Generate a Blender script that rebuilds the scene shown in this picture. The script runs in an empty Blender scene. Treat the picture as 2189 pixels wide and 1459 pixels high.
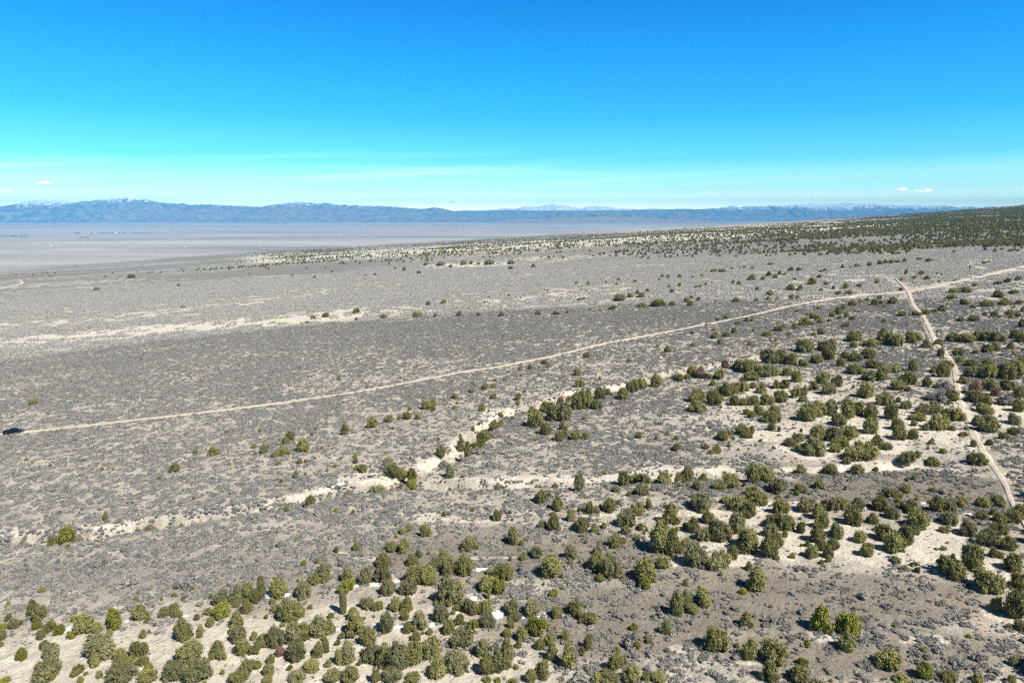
import bpy, math, random
import numpy as np
from mathutils import Matrix, Vector
R = math.radians
rng = np.random.default_rng(11)
random.seed(5)
S = bpy.context.scene
COL = S.collection

# ------------------------------------------------------------ camera
CZ = 60.0                                   # the drone's height over the ground below it
PITCH = 10.5
FPX = 1459.0                                # focal length in pixels of the 2189 px wide photograph
cam = bpy.data.cameras.new('camera')
cam.lens = 24.0; cam.sensor_width = 36.0
cam.clip_start = 1.0; cam.clip_end = 250000.0
camo = bpy.data.objects.new('camera', cam); COL.objects.link(camo)
camo.location = (0, 0, CZ); camo.rotation_euler = (R(90 - PITCH), 0, 0)
S.camera = camo

# ------------------------------------------------------------ light
HAZE = 3.8e-5
SUN_EL, SUN_AZ = 51.0, 132.0                # azimuth clockwise from +Y: the sun stands behind and to the right
sd = Vector((math.sin(R(SUN_AZ)) * math.cos(R(SUN_EL)), math.cos(R(SUN_AZ)) * math.cos(R(SUN_EL)), math.sin(R(SUN_EL))))
sun = bpy.data.lights.new('sun', 'SUN'); sun.energy = 5.0; sun.angle = R(0.53); sun.color = (1.0, 0.95, 0.87)
suno = bpy.data.objects.new('sun', sun); COL.objects.link(suno)
suno.rotation_euler = sd.to_track_quat('Z', 'Y').to_euler(); suno.location = (300, -300, 500)

w = bpy.data.worlds.new('World'); S.world = w; w.use_nodes = True
nt = w.node_tree; N = nt.nodes; L = nt.links; N.clear()
sky = N.new('ShaderNodeTexSky'); sky.sky_type = 'NISHITA'; sky.sun_disc = False
sky.sun_elevation = R(SUN_EL); sky.sun_rotation = R(SUN_AZ); sky.altitude = 1900; sky.air_density = 1.0; sky.dust_density = 0.3; sky.ozone_density = 1.0
tc = N.new('ShaderNodeTexCoord'); sep = N.new('ShaderNodeSeparateXYZ'); L.new(tc.outputs['Generated'], sep.inputs[0])
mr = N.new('ShaderNodeMapRange'); mr.inputs['From Min'].default_value = 0.0; mr.inputs['From Max'].default_value = 0.5
L.new(sep.outputs['Z'], mr.inputs['Value'])
ramp = N.new('ShaderNodeValToRGB'); L.new(mr.outputs[0], ramp.inputs[0])
SKY_TINT = [(0.0, (4.2, 4.2, 3.2)), (0.035, (2.6, 2.9, 2.2)), (0.07, (1.2, 1.75, 1.6)), (0.15, (0.34, 1.18, 1.38)), (0.26, (0.11, 0.97, 1.40)), (0.42, (0.04, 0.88, 1.45)), (0.56, (0.02, 0.74, 1.42)), (0.75, (0.08, 0.28, 0.5)), (1.0, (0.14, 0.22, 0.28))]
el = ramp.color_ramp.elements
el[0].position = 0.0; el[0].color = (*SKY_TINT[0][1], 1); el[1].position = 1.0; el[1].color = (*SKY_TINT[-1][1], 1)
for p, c in SKY_TINT[1:-1]:
    e = el.new(p); e.color = (*c, 1)
mul = N.new('ShaderNodeVectorMath'); mul.operation = 'MULTIPLY'; L.new(sky.outputs[0], mul.inputs[0]); L.new(ramp.outputs[0], mul.inputs[1])
# thin cirrus low over the horizon: long flat streaks in the direction of the sky itself
vm = N.new('ShaderNodeVectorMath'); vm.operation = 'MULTIPLY'; vm.inputs[1].default_value = (3.2, 3.2, 95.0); L.new(tc.outputs['Generated'], vm.inputs[0])
va = N.new('ShaderNodeVectorRotate'); va.rotation_type = 'Y_AXIS'; va.inputs['Angle'].default_value = R(2.0)
L.new(tc.outputs['Generated'], va.inputs['Vector']); L.new(va.outputs[0], vm.inputs[0])
nz = N.new('ShaderNodeTexNoise'); nz.inputs['Scale'].default_value = 1.0; nz.inputs['Detail'].default_value = 5.0; nz.inputs['Roughness'].default_value = 0.45; L.new(vm.outputs[0], nz.inputs['Vector'])
r2 = N.new('ShaderNodeMapRange'); r2.inputs['From Min'].default_value = 0.5; r2.inputs['From Max'].default_value = 0.75; L.new(nz.outputs[0], r2.inputs['Value'])
r3 = N.new('ShaderNodeValToRGB'); L.new(sep.outputs['Z'], r3.inputs[0])
e3 = r3.color_ramp.elements; e3[0].position = 0.0; e3[0].color = (0.3, 0.3, 0.3, 1); e3[1].position = 0.09; e3[1].color = (0, 0, 0, 1)
e = e3.new(0.03); e.color = (1, 1, 1, 1); e = e3.new(0.052); e.color = (0.8, 0.8, 0.8, 1)
rx = N.new('ShaderNodeMapRange'); rx.inputs['From Min'].default_value = 0.35; rx.inputs['From Max'].default_value = -0.15; rx.inputs['To Min'].default_value = 0.08; rx.inputs['To Max'].default_value = 0.45; L.new(sep.outputs['X'], rx.inputs['Value'])
m1 = N.new('ShaderNodeMath'); m1.operation = 'MULTIPLY'; L.new(r2.outputs[0], m1.inputs[0]); L.new(r3.outputs[0], m1.inputs[1])
m2 = N.new('ShaderNodeMath'); m2.operation = 'MULTIPLY'; L.new(rx.outputs[0], m2.inputs[1]); L.new(m1.outputs[0], m2.inputs[0])
mx = N.new('ShaderNodeMix'); mx.data_type = 'RGBA'; L.new(m2.outputs[0], mx.inputs[0]); L.new(mul.outputs[0], mx.inputs[6]); mx.inputs[7].default_value = (14.0, 17.0, 17.0, 1)
bg = N.new('ShaderNodeBackground'); bg.inputs['Strength'].default_value = 0.10; L.new(mx.outputs[2], bg.inputs['Color'])
ow = N.new('ShaderNodeOutputWorld'); L.new(bg.outputs[0], ow.inputs['Surface'])

S.view_settings.view_transform = 'Standard'; S.view_settings.look = 'None'
S.view_settings.exposure = 0.55; S.view_settings.gamma = 1.0
S.render.engine = 'CYCLES'
S.cycles.max_bounces = 4; S.cycles.diffuse_bounces = 2; S.cycles.glossy_bounces = 1; S.cycles.transmission_bounces = 2
S.cycles.transparent_max_bounces = 40; S.cycles.volume_bounces = 0
S.cycles.pixel_filter_type = 'BLACKMAN_HARRIS'; S.cycles.filter_width = 1.3
S.cycles.use_denoising = False; S.cycles.denoiser = 'OPENIMAGEDENOISE'; S.cycles.denoising_input_passes = 'RGB_ALBEDO_NORMAL'; S.cycles.denoising_prefilter = 'ACCURATE'

# ------------------------------------------------------------ helpers
def tag(o, label=None, cat=None, group=None, kind=None):
    if label: o['label'] = label
    if cat: o['category'] = cat
    if group: o['group'] = group
    if kind: o['kind'] = kind
    return o

def mesh_np(name, V, F, mat=None, smooth=False, attrs=None, nside=None):
    """V (n,3), F (m,k) index array, or list of arrays of different k."""
    me = bpy.data.meshes.new(name)
    Fs = F if isinstance(F, list) else [F]
    Fs = [f for f in Fs if len(f)]
    me.vertices.add(len(V)); me.vertices.foreach_set('co', np.asarray(V, np.float32).ravel())
    nl = sum(f.size for f in Fs); npoly = sum(len(f) for f in Fs)
    me.loops.add(nl); me.polygons.add(npoly)
    me.loops.foreach_set('vertex_index', np.concatenate([f.ravel() for f in Fs]).astype(np.int32))
    tot = np.concatenate([np.full(len(f), f.shape[1]) for f in Fs])
    me.polygons.foreach_set('loop_start', (np.cumsum(tot) - tot).astype(np.int32))
    me.polygons.foreach_set('use_smooth', np.full(npoly, smooth))
    for k, v in (attrs or {}).items():
        v = np.asarray(v)
        if v.dtype.kind == 'i':
            a = me.attributes.new(k, 'INT', 'POINT'); a.data.foreach_set('value', v.astype(np.int32))
        elif v.ndim == 1:
            a = me.attributes.new(k, 'FLOAT', 'POINT'); a.data.foreach_set('value', v.astype(np.float32))
        else:
            a = me.attributes.new(k, 'FLOAT_VECTOR', 'POINT'); a.data.foreach_set('vector', v.astype(np.float32).ravel())
    me.update(calc_edges=True); me.validate()
    if mat: me.materials.append(mat)
    return me

def obj(name, me, parent=None, loc=(0, 0, 0)):
    o = bpy.data.objects.new(name, me); COL.objects.link(o); o.location = loc
    if parent: o.parent = parent
    return o

class MB:
    """collects vertices and faces for one mesh"""
    def __init__(s): s.V = []; s.F = {}; s.n = 0
    def add(s, V, F):
        V = np.asarray(V, float); F = np.asarray(F, int)
        s.V.append(V); s.F.setdefault(F.shape[1], []).append(F + s.n); s.n += len(V); return s
    def box(s, c, d, rx=0, ry=0, rz=0):
        q = np.array([[-1, -1, -1], [1, -1, -1], [1, 1, -1], [-1, 1, -1], [-1, -1, 1], [1, -1, 1], [1, 1, 1], [-1, 1, 1]]) * np.array(d) / 2.0
        M = np.array(Matrix.Rotation(rz, 3, 'Z') @ Matrix.Rotation(ry, 3, 'Y') @ Matrix.Rotation(rx, 3, 'X'))
        return s.add(q @ M.T + np.array(c), [[0, 3, 2, 1], [4, 5, 6, 7], [0, 1, 5, 4], [1, 2, 6, 5], [2, 3, 7, 6], [3, 0, 4, 7]])
    def tube(s, P, r, n=6):
        P = np.asarray(P, float); r = np.broadcast_to(r, len(P)); V = []
        for i, p in enumerate(P):
            t = P[min(i + 1, len(P) - 1)] - P[max(i - 1, 0)]; t = t / (np.linalg.norm(t) + 1e-9)
            a = np.cross(t, [0.13, 0.97, 0.2]); a /= np.linalg.norm(a); b = np.cross(t, a)
            for k in range(n):
                th = 2 * math.pi * k / n; V.append(p + r[i] * (a * math.cos(th) + b * math.sin(th)))
        F = [[i * n + k, i * n + (k + 1) % n, (i + 1) * n + (k + 1) % n, (i + 1) * n + k] for i in range(len(P) - 1) for k in range(n)]
        s.add(V, F)
        m = len(P) - 1
        s.add([V[m * n + k] for k in range(n)], [list(range(n))]) if n in (3, 4) else None
        return s
    def build(s, name, mat, parent=None, smooth=False, loc=(0, 0, 0)):
        return obj(name, mesh_np(name, np.concatenate(s.V), [np.concatenate(f) for f in s.F.values()], mat, smooth), parent, loc)

def _hash(i, j, seed):
    h = (i.astype(np.int64) * 374761393 + j.astype(np.int64) * 668265263 + seed * 1442695041) & 0xFFFFFFFF
    h = ((h ^ (h >> 13)) * 1274126177) & 0xFFFFFFFF
    return ((h ^ (h >> 16)) & 0xFFFFFF) / float(0xFFFFFF)
def vnoise(x, y, seed=0):
    i = np.floor(x); j = np.floor(y); fx = x - i; fy = y - j
    fx = fx * fx * fx * (fx * (6 * fx - 15) + 10); fy = fy * fy * fy * (fy * (6 * fy - 15) + 10)
    i = i.astype(np.int64); j = j.astype(np.int64)
    a = _hash(i, j, seed); b = _hash(i + 1, j, seed); c = _hash(i, j + 1, seed); d = _hash(i + 1, j + 1, seed)
    return (a * (1 - fx) + b * fx) * (1 - fy) + (c * (1 - fx) + d * fx) * fy
def fbm(x, y, seed=0, o=4, g=0.5):
    s = 0; a = 1; t = 0
    for k in range(o):
        s = s + a * vnoise(x * 2 ** k + 17.3 * k, y * 2 ** k - 9.1 * k, seed + k); t += a; a *= g
    return s / t
def sstep(a, b, x):
    t = np.clip((x - a) / (b - a), 0, 1); return t * t * (3 - 2 * t)

# ------------------------------------------------------------ the shape of the land
def plane_h(x, y):
    xr = np.where(x > 3200, 3200 + 1500 * np.tanh((x - 3200) / 1500), x)
    xr = np.where(xr < -9000, -9000, xr)
    return -60 + 0.0588 * xr - 0.011 * np.clip(y, -4000, 5000)
def base_h(x, y):
    """height over the camera's own level, camera at the origin looking along +y"""
    x = np.asarray(x, float); y = np.asarray(y, float)
    h = plane_h(x, y)
    far = sstep(250, 600, y)
    h = h + (fbm(x / 70, y / 45, 3, 3) - 0.5) * 1.2
    h = h + far * (fbm(x / 420 + 5, (y - 0.1 * x) / 75, 5, 3) - 0.5) * 5.0
    yy = y + 0.16 * x
    h = h - 16 * np.exp(-((yy - 1190) / 130) ** 2) * sstep(-2500, -200, x + 900) * (1 - 0.5 * sstep(200, 1200, x))
    h = h + sstep(1250, 2200, yy) * (fbm(x / 520 + 2, yy / 230 + 7, 8, 4) - 0.5) * 26
    h = h - 17 * sstep(1500, 3000, yy) + 40 * np.exp(-((x - 3040) / 190) ** 2 - ((y - 3900) / 260) ** 2) * (1 + .0 * y)
    s = np.maximum(y - 3500, 0); h = h - 0.085 * (s * s / (s + 500))
    k = 14.0; v = -300 + (fbm(x / 3000, y / 3000, 21, 2) - 0.5) * 6
    h = v + k * np.logaddexp(0, np.clip((h - v) / k, -50, 50)) * (np.abs(h - v) < 50 * k) + np.where(h - v >= 50 * k, h - v, 0)
    return h
def ray(px, py):
    u = (px - 1094.5) / FPX; v = (py - 729.5) / FPX; p = R(PITCH)
    return np.array([u, math.cos(p) - v * math.sin(p), -math.sin(p) - v * math.cos(p)])
TGRID = 40 * 1.011 ** np.arange(660)
def at(px, py):
    """the point of the ground that shows at this pixel of the photograph"""
    d = ray(px, py); t = TGRID
    for _ in range(3):
        below = t * d[2] < base_h(t * d[0], t * d[1]); k = int(np.argmax(below)) if below.any() else len(t) - 1
        t = np.linspace(t[max(k - 1, 0)], t[k], 24)
    m = float(t[12])
    return np.array([m * d[0], m * d[1], m * d[2]])
def proj(x, y, z):
    p = R(PITCH); f = y * math.cos(p) - z * math.sin(p); dn = -y * math.sin(p) - z * math.cos(p)
    f = np.maximum(f, 1e-3)
    return 1094.5 + FPX * x / f, 729.5 + FPX * dn / f
def poly_pts(P):
    return np.array([at(a, b)[:2] for a, b in P])
def seg_dist(x, y, P):
    """distance to a polyline, and the side of it (positive = beyond it)"""
    d = np.full(np.shape(x), 1e9); sg = np.ones(np.shape(x))
    for a, b in zip(P[:-1], P[1:]):
        ab = b - a; t = np.clip(((x - a[0]) * ab[0] + (y - a[1]) * ab[1]) / (ab @ ab), 0, 1)
        q = np.hypot(x - a[0] - t * ab[0], y - a[1] - t * ab[1])
        c = ab[0] * (y - a[1]) - ab[1] * (x - a[0])
        sg = np.where(q < d, np.sign(c) * np.sign(ab[0]), sg); d = np.minimum(d, q)
    return d, sg
WASHES = [  # centre line, half width, depth
    (poly_pts([(-60, 1148), (60, 1146), (200, 1138), (300, 1122), (420, 1104), (560, 1082), (640, 1066), (730, 1046), (800, 1036), (880, 1012), (935, 990), (985, 962), (1015, 930), (1075, 892), (1110, 872), (1180, 856), (1250, 838), (1330, 828), (1420, 800), (1480, 788), (1560, 775), (1640, 762)]), 3.4, 2.4),
    (poly_pts([(820, 1034), (900, 1036), (1000, 1034), (1100, 1032), (1200, 1030), (1330, 1024), (1430, 1018), (1520, 1014), (1600, 1012)]), 2.4, 1.7),
    (poly_pts([(1600, 1012), (1760, 1006), (1900, 1002), (2000, 985)]), 2.0, 0.9),
]
def H(x, y):
    h = base_h(x, y)
    for P, wd, dp in WASHES:
        lo = P.min(0) - 12; hi = P.max(0) + 12
        m = (x > lo[0]) & (x < hi[0]) & (y > lo[1]) & (y < hi[1])
        if np.any(m):
            xm = np.atleast_1d(x)[np.atleast_1d(m)]; ym = np.atleast_1d(y)[np.atleast_1d(m)]
            d, sg = seg_dist(xm + (fbm(xm / 5, ym / 5, 31, 2) - .5) * 4, ym + (fbm(xm / 6, ym / 6, 37, 2) - .5) * 3, P)
            cut = -dp * (1 - sstep(wd * 0.35, wd * np.where(sg > 0, 1.15, 1.7), d)) * (0.6 + 0.7 * fbm(xm / 14, ym / 14, 41, 2))
            if np.ndim(h) == 0: h = h + cut[0]
            else: h[m] = h[m] + cut
    return h
# ------------------------------------------------------------ where the soil is bare, where the brush stands
def ell(px, py, items, warp=None):
    m = np.zeros(px.shape)
    for cx, cy, rx, ry, k in items:
        q = ((px - cx) / rx) ** 2 + ((py - cy) / ry) ** 2
        m = np.maximum(m, k * (1 - sstep(0.55, 1.5, q)))
    return m
def strip(px, py, items):
    m = np.zeros(px.shape)
    for P, wd, k in items:
        xs = [p[0] for p in P]; ys = [p[1] for p in P]
        yc = np.interp(px, xs, ys)
        e = sstep(xs[0] - 60, xs[0] + 30, px) * (1 - sstep(xs[-1] - 30, xs[-1] + 60, px))
        m = np.maximum(m, k * e * (1 - sstep(0.5, 1.4, np.abs(py - yc) / wd)))
    return m
SAND = [(40, 1132, 60, 12, .6), (230, 1128, 50, 8, .8), (640, 1056, 38, 11, .85), (700, 1040, 40, 8, .7), (972, 960, 24, 22, 1), (920, 994, 24, 14, 1), (1062, 884, 34, 13, 1),
        (1032, 908, 24, 14, 1), (1315, 830, 42, 8, 1), (1230, 842, 40, 5, .8), (1000, 1025, 140, 6, .8), (1200, 1021, 130, 7, .85), (1400, 1008, 110, 7, .85), (1540, 1006, 50, 13, 1), (780, 1028, 60, 13, .9),
        (1640, 845, 130, 16, .75), (1560, 868, 100, 9, .7), (1700, 930, 120, 14, .85), (1800, 955, 150, 20, .95), (1950, 925, 120, 20, .95), (1850, 895, 170, 20, .8), (2130, 890, 80, 28, .95),
        (1900, 996, 130, 12, .9), (1780, 1002, 140, 12, .9), (2060, 950, 60, 14, .6), (1900, 860, 200, 20, .6), (1750, 815, 150, 14, .45), (2100, 830, 80, 20, .5),
        (1650, 1096, 120, 18, .95), (1730, 1150, 170, 30, 1), (1500, 1100, 110, 13, .85), (1850, 1165, 170, 34, 1), (2020, 1155, 90, 50, 1), (1990, 1200, 70, 24, .8), (1560, 1175, 80, 20, .85),
        (1480, 1194, 50, 10, .7), (2120, 1230, 70, 40, .9), (2160, 1300, 50, 24, .8), (1300, 1100, 70, 10, .7), (1600, 1190, 130, 18, .8), (1420, 1140, 60, 12, .7),
        (200, 1410, 330, 75, .62), (600, 1410, 300, 85, .66), (820, 1330, 190, 50, .55), (900, 1430, 220, 40, .62), (1110, 1400, 120, 60, .5), (900, 1270, 60, 14, .5), (1180, 1440, 110, 30, .4),
        (770, 1180, 50, 5, .7), (1040, 1182, 70, 5, .6), (1800, 1365, 60, 16, .6), (1980, 1375, 60, 10, .6), (1550, 1420, 90, 6, .7), (1460, 1385, 30, 14, .6),
        (950, 1105, 90, 10, .7), (850, 1100, 60, 8, .5), (250, 1040, 330, 70, .25), (560, 980, 260, 40, .25), (1000, 900, 300, 50, .2), (1600, 900, 200, 20, .5),
        (1240, 745, 80, 8, .5), (1800, 640, 60, 8, .6), (1720, 610, 60, 5, .6), (1760, 700, 90, 14, .5), (1900, 740, 120, 14, .45), (2120, 640, 60, 10, .4)]
PALE = [([(-40, 738), (150, 722), (330, 705), (650, 682), (780, 664)], 12, .95), ([(-40, 700), (150, 690), (330, 670), (560, 642), (720, 625)], 9, .7),
        ([(640, 682), (900, 660), (1150, 640), (1380, 612)], 14, .5), ([(-40, 613), (250, 603), (700, 590), (920, 572)], 7, .42), ([(120, 602), (350, 580), (600, 562)], 7, .3),
        ([(920, 570), (1090, 563)], 6, 1.0), ([(540, 554), (760, 545), (1100, 525), (1460, 508), (1560, 500), (1920, 481)], 10, .9), ([(-40, 578), (130, 567), (400, 560)], 6, .3),
        ([(1240, 495), (1460, 490), (1700, 480), (1900, 474)], 8, .6), ([(1000, 560), (1300, 545), (1500, 540)], 6, .6), ([(1500, 592), (1800, 600), (1990, 585)], 3, .5)]
LITTER = [(1150, 1190, 420, 42, .75), (1000, 1150, 200, 20, .6), (1850, 1045, 320, 34, 1), (1560, 1045, 120, 16, .6), (2100, 1100, 100, 40, .8), (1300, 1340, 260, 80, .75), (1750, 1290, 380, 70, .75), (1850, 1400, 340, 60, .65),
          (700, 1200, 260, 30, .5), (350, 1230, 400, 40, .5), (620, 1030, 60, 16, .5), (1500, 1240, 200, 40, .6), (880, 1170, 200, 20, .6), (1700, 990, 130, 8, .5), (1450, 960, 100, 20, .35), (950, 1250, 90, 20, .5)]
DENSE = [(350, 1195, 380, 62, 1.0), (700, 1090, 250, 30, .45), (50, 1200, 200, 60, 1.0), (1150, 960, 280, 45, .55), (1060, 905, 60, 20, .9), (1550, 1050, 260, 10, .35), (1600, 920, 170, 16, .4), (780, 1300, 80, 14, .2), (1450, 860, 150, 30, .5), (300, 1330, 60, 15, .5)]
THIN = [(200, 1420, 340, 78, .97), (600, 1410, 320, 90, .97), (850, 1310, 230, 70, .9), (950, 1430, 250, 45, .85), (1730, 1150, 330, 60, .9), (2080, 1180, 120, 70, .9), (1830, 945, 260, 60, .9), (1780, 880, 300, 45, .75), (1800, 820, 280, 30, .6), (2120, 890, 100, 40, .9), (1500, 1110, 160, 26, .8), (2150, 1300, 60, 50, .8)]
LITTER_THIN = [(1150, 1190, 420, 42, .25), (1300, 1350, 260, 70, .35), (1750, 1270, 380, 60, .45), (1850, 1060, 320, 24, .45)]
BANDS_D = [([(-40, 668), (300, 650), (900, 615), (1500, 590), (2250, 570)], 9, 1.0), ([(-40, 770), (300, 735), (700, 702), (1200, 690), (1500, 664)], 13, .9),
           ([(600, 578), (900, 590), (1200, 578), (1500, 564), (2250, 556)], 9, 1.0), ([(-40, 860), (400, 820), (900, 770), (1200, 730)], 22, .45), ([(-40, 640), (330, 618), (600, 605)], 6, 1.0),
           ([(1300, 655), (1600, 645), (1900, 612)], 7, .6), ([(-40, 795), (500, 740), (1000, 720)], 14, .4)]
def masks(x, y, z):
    """soil and brush cover of world points (heights over the camera's level)"""
    px, py = proj(x, y, z)
    wx = (fbm(x / 9, y / 9, 51, 3) - .5); wy = (fbm(x / 9, y / 9, 57, 3) - .5)
    dist = np.hypot(x, y)
    k = np.clip(160 / dist, .12, 1.3)
    qx = px + wx * 60 * k; qy = py + wy * 34 * k ** 1.5
    sand = np.maximum(ell(qx, qy, SAND), strip(qx, qy, PALE))
    for P, wd, dp in WASHES[:2]:
        lo = P.min(0) - 12; hi = P.max(0) + 12
        m = (x > lo[0]) & (x < hi[0]) & (y > lo[1]) & (y < hi[1])
        if m.any():
            d, sg = seg_dist(x[m] + wx[m] * 5, y[m] + wy[m] * 5, P)
            sand[m] = np.maximum(sand[m], .72 * np.interp(px[m], [-60, 100, 140, 180, 270, 310, 430, 560, 610, 3000], [.8, .8, .4, 1, 1, .1, .3, .1, 1, 1]) * (1 - sstep(wd * .5, wd * np.where(sg > 0, 1.5, .8), d)) * np.clip(fbm(x[m] / 9, y[m] / 9, 61, 3) * 3.4 - 1.4, 0, 1))
    litter = ell(qx, qy, LITTER) * (1 - .8 * sand)
    big = fbm(x / 38 + 3, y / 30, 71, 4)
    band = fbm(x / 500 + 11, (y - .08 * x) / 60, 77, 4)
    mid = sstep(600, 760, dist)
    n = big * (1 - mid) + band * mid
    dens = 0.70 + (n - .5) * 1.3
    dens = dens + .55 * ell(qx, qy, DENSE) + .45 * strip(qx, qy, BANDS_D)
    dens = dens * (1 - ell(qx, qy, THIN)) * (1 - ell(qx, qy, LITTER_THIN))
    dens = dens * (1 - .85 * strip(qx, qy, PALE)) * (1 - .75 * ell(qx, qy, [s for s in SAND if s[4] >= .7]))
    dens = np.where(y < 40, .35, dens)
    return px, py, np.clip(sand, 0, 1), np.clip(litter, 0, 1), np.clip(dens, 0.0, 1)
def forest(px, py):
    """cover of the juniper belts on the far slopes"""
    top = np.interp(px, [300, 600, 760, 1000, 1250, 1460, 1700, 1900, 2100, 2300], [584, 560, 548, 528, 505, 491, 482, 470, 456, 448])
    bot = np.interp(px, [300, 600, 1000, 1460, 1700, 2300], [588, 576, 560, 550, 545, 536])
    lo = np.interp(px, [300, 600, 1000, 1460, 1700, 2300], [.12, .3, .4, .8, 1.0, 1.0])
    f = lo * sstep(-4, 4, py - top) * (1 - sstep(-5, 4, py - bot))
    core = np.interp(px, [300, 600, 1000, 1300, 1500, 2300], [584, 567, 553, 541, 530, 500])
    cw = np.interp(px, [300, 600, 1000, 1300, 1500, 2300], [2, 3, 5, 9, 14, 36])
    f = np.maximum(f * .55, sstep(350, 500, px) * np.interp(px, [350, 900, 1300, 1500], [.6, .45, .8, 1]) * (1 - sstep(.6, 1.2, np.abs(py - core) / cw)))
    sl = np.interp(px, [500, 760, 1100, 1460, 1900, 2250], [552, 545, 524, 506, 481, 462])
    f = np.maximum(f, .35 * sstep(480, 700, px) * (1 - sstep(.6, 1.3, np.abs(py - sl) / 14)))
    f = np.maximum(f, .55 * sstep(1750, 2100, px) * (1 - sstep(.7, 1.2, np.abs(py - 452) / 22)))
    return f
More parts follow.
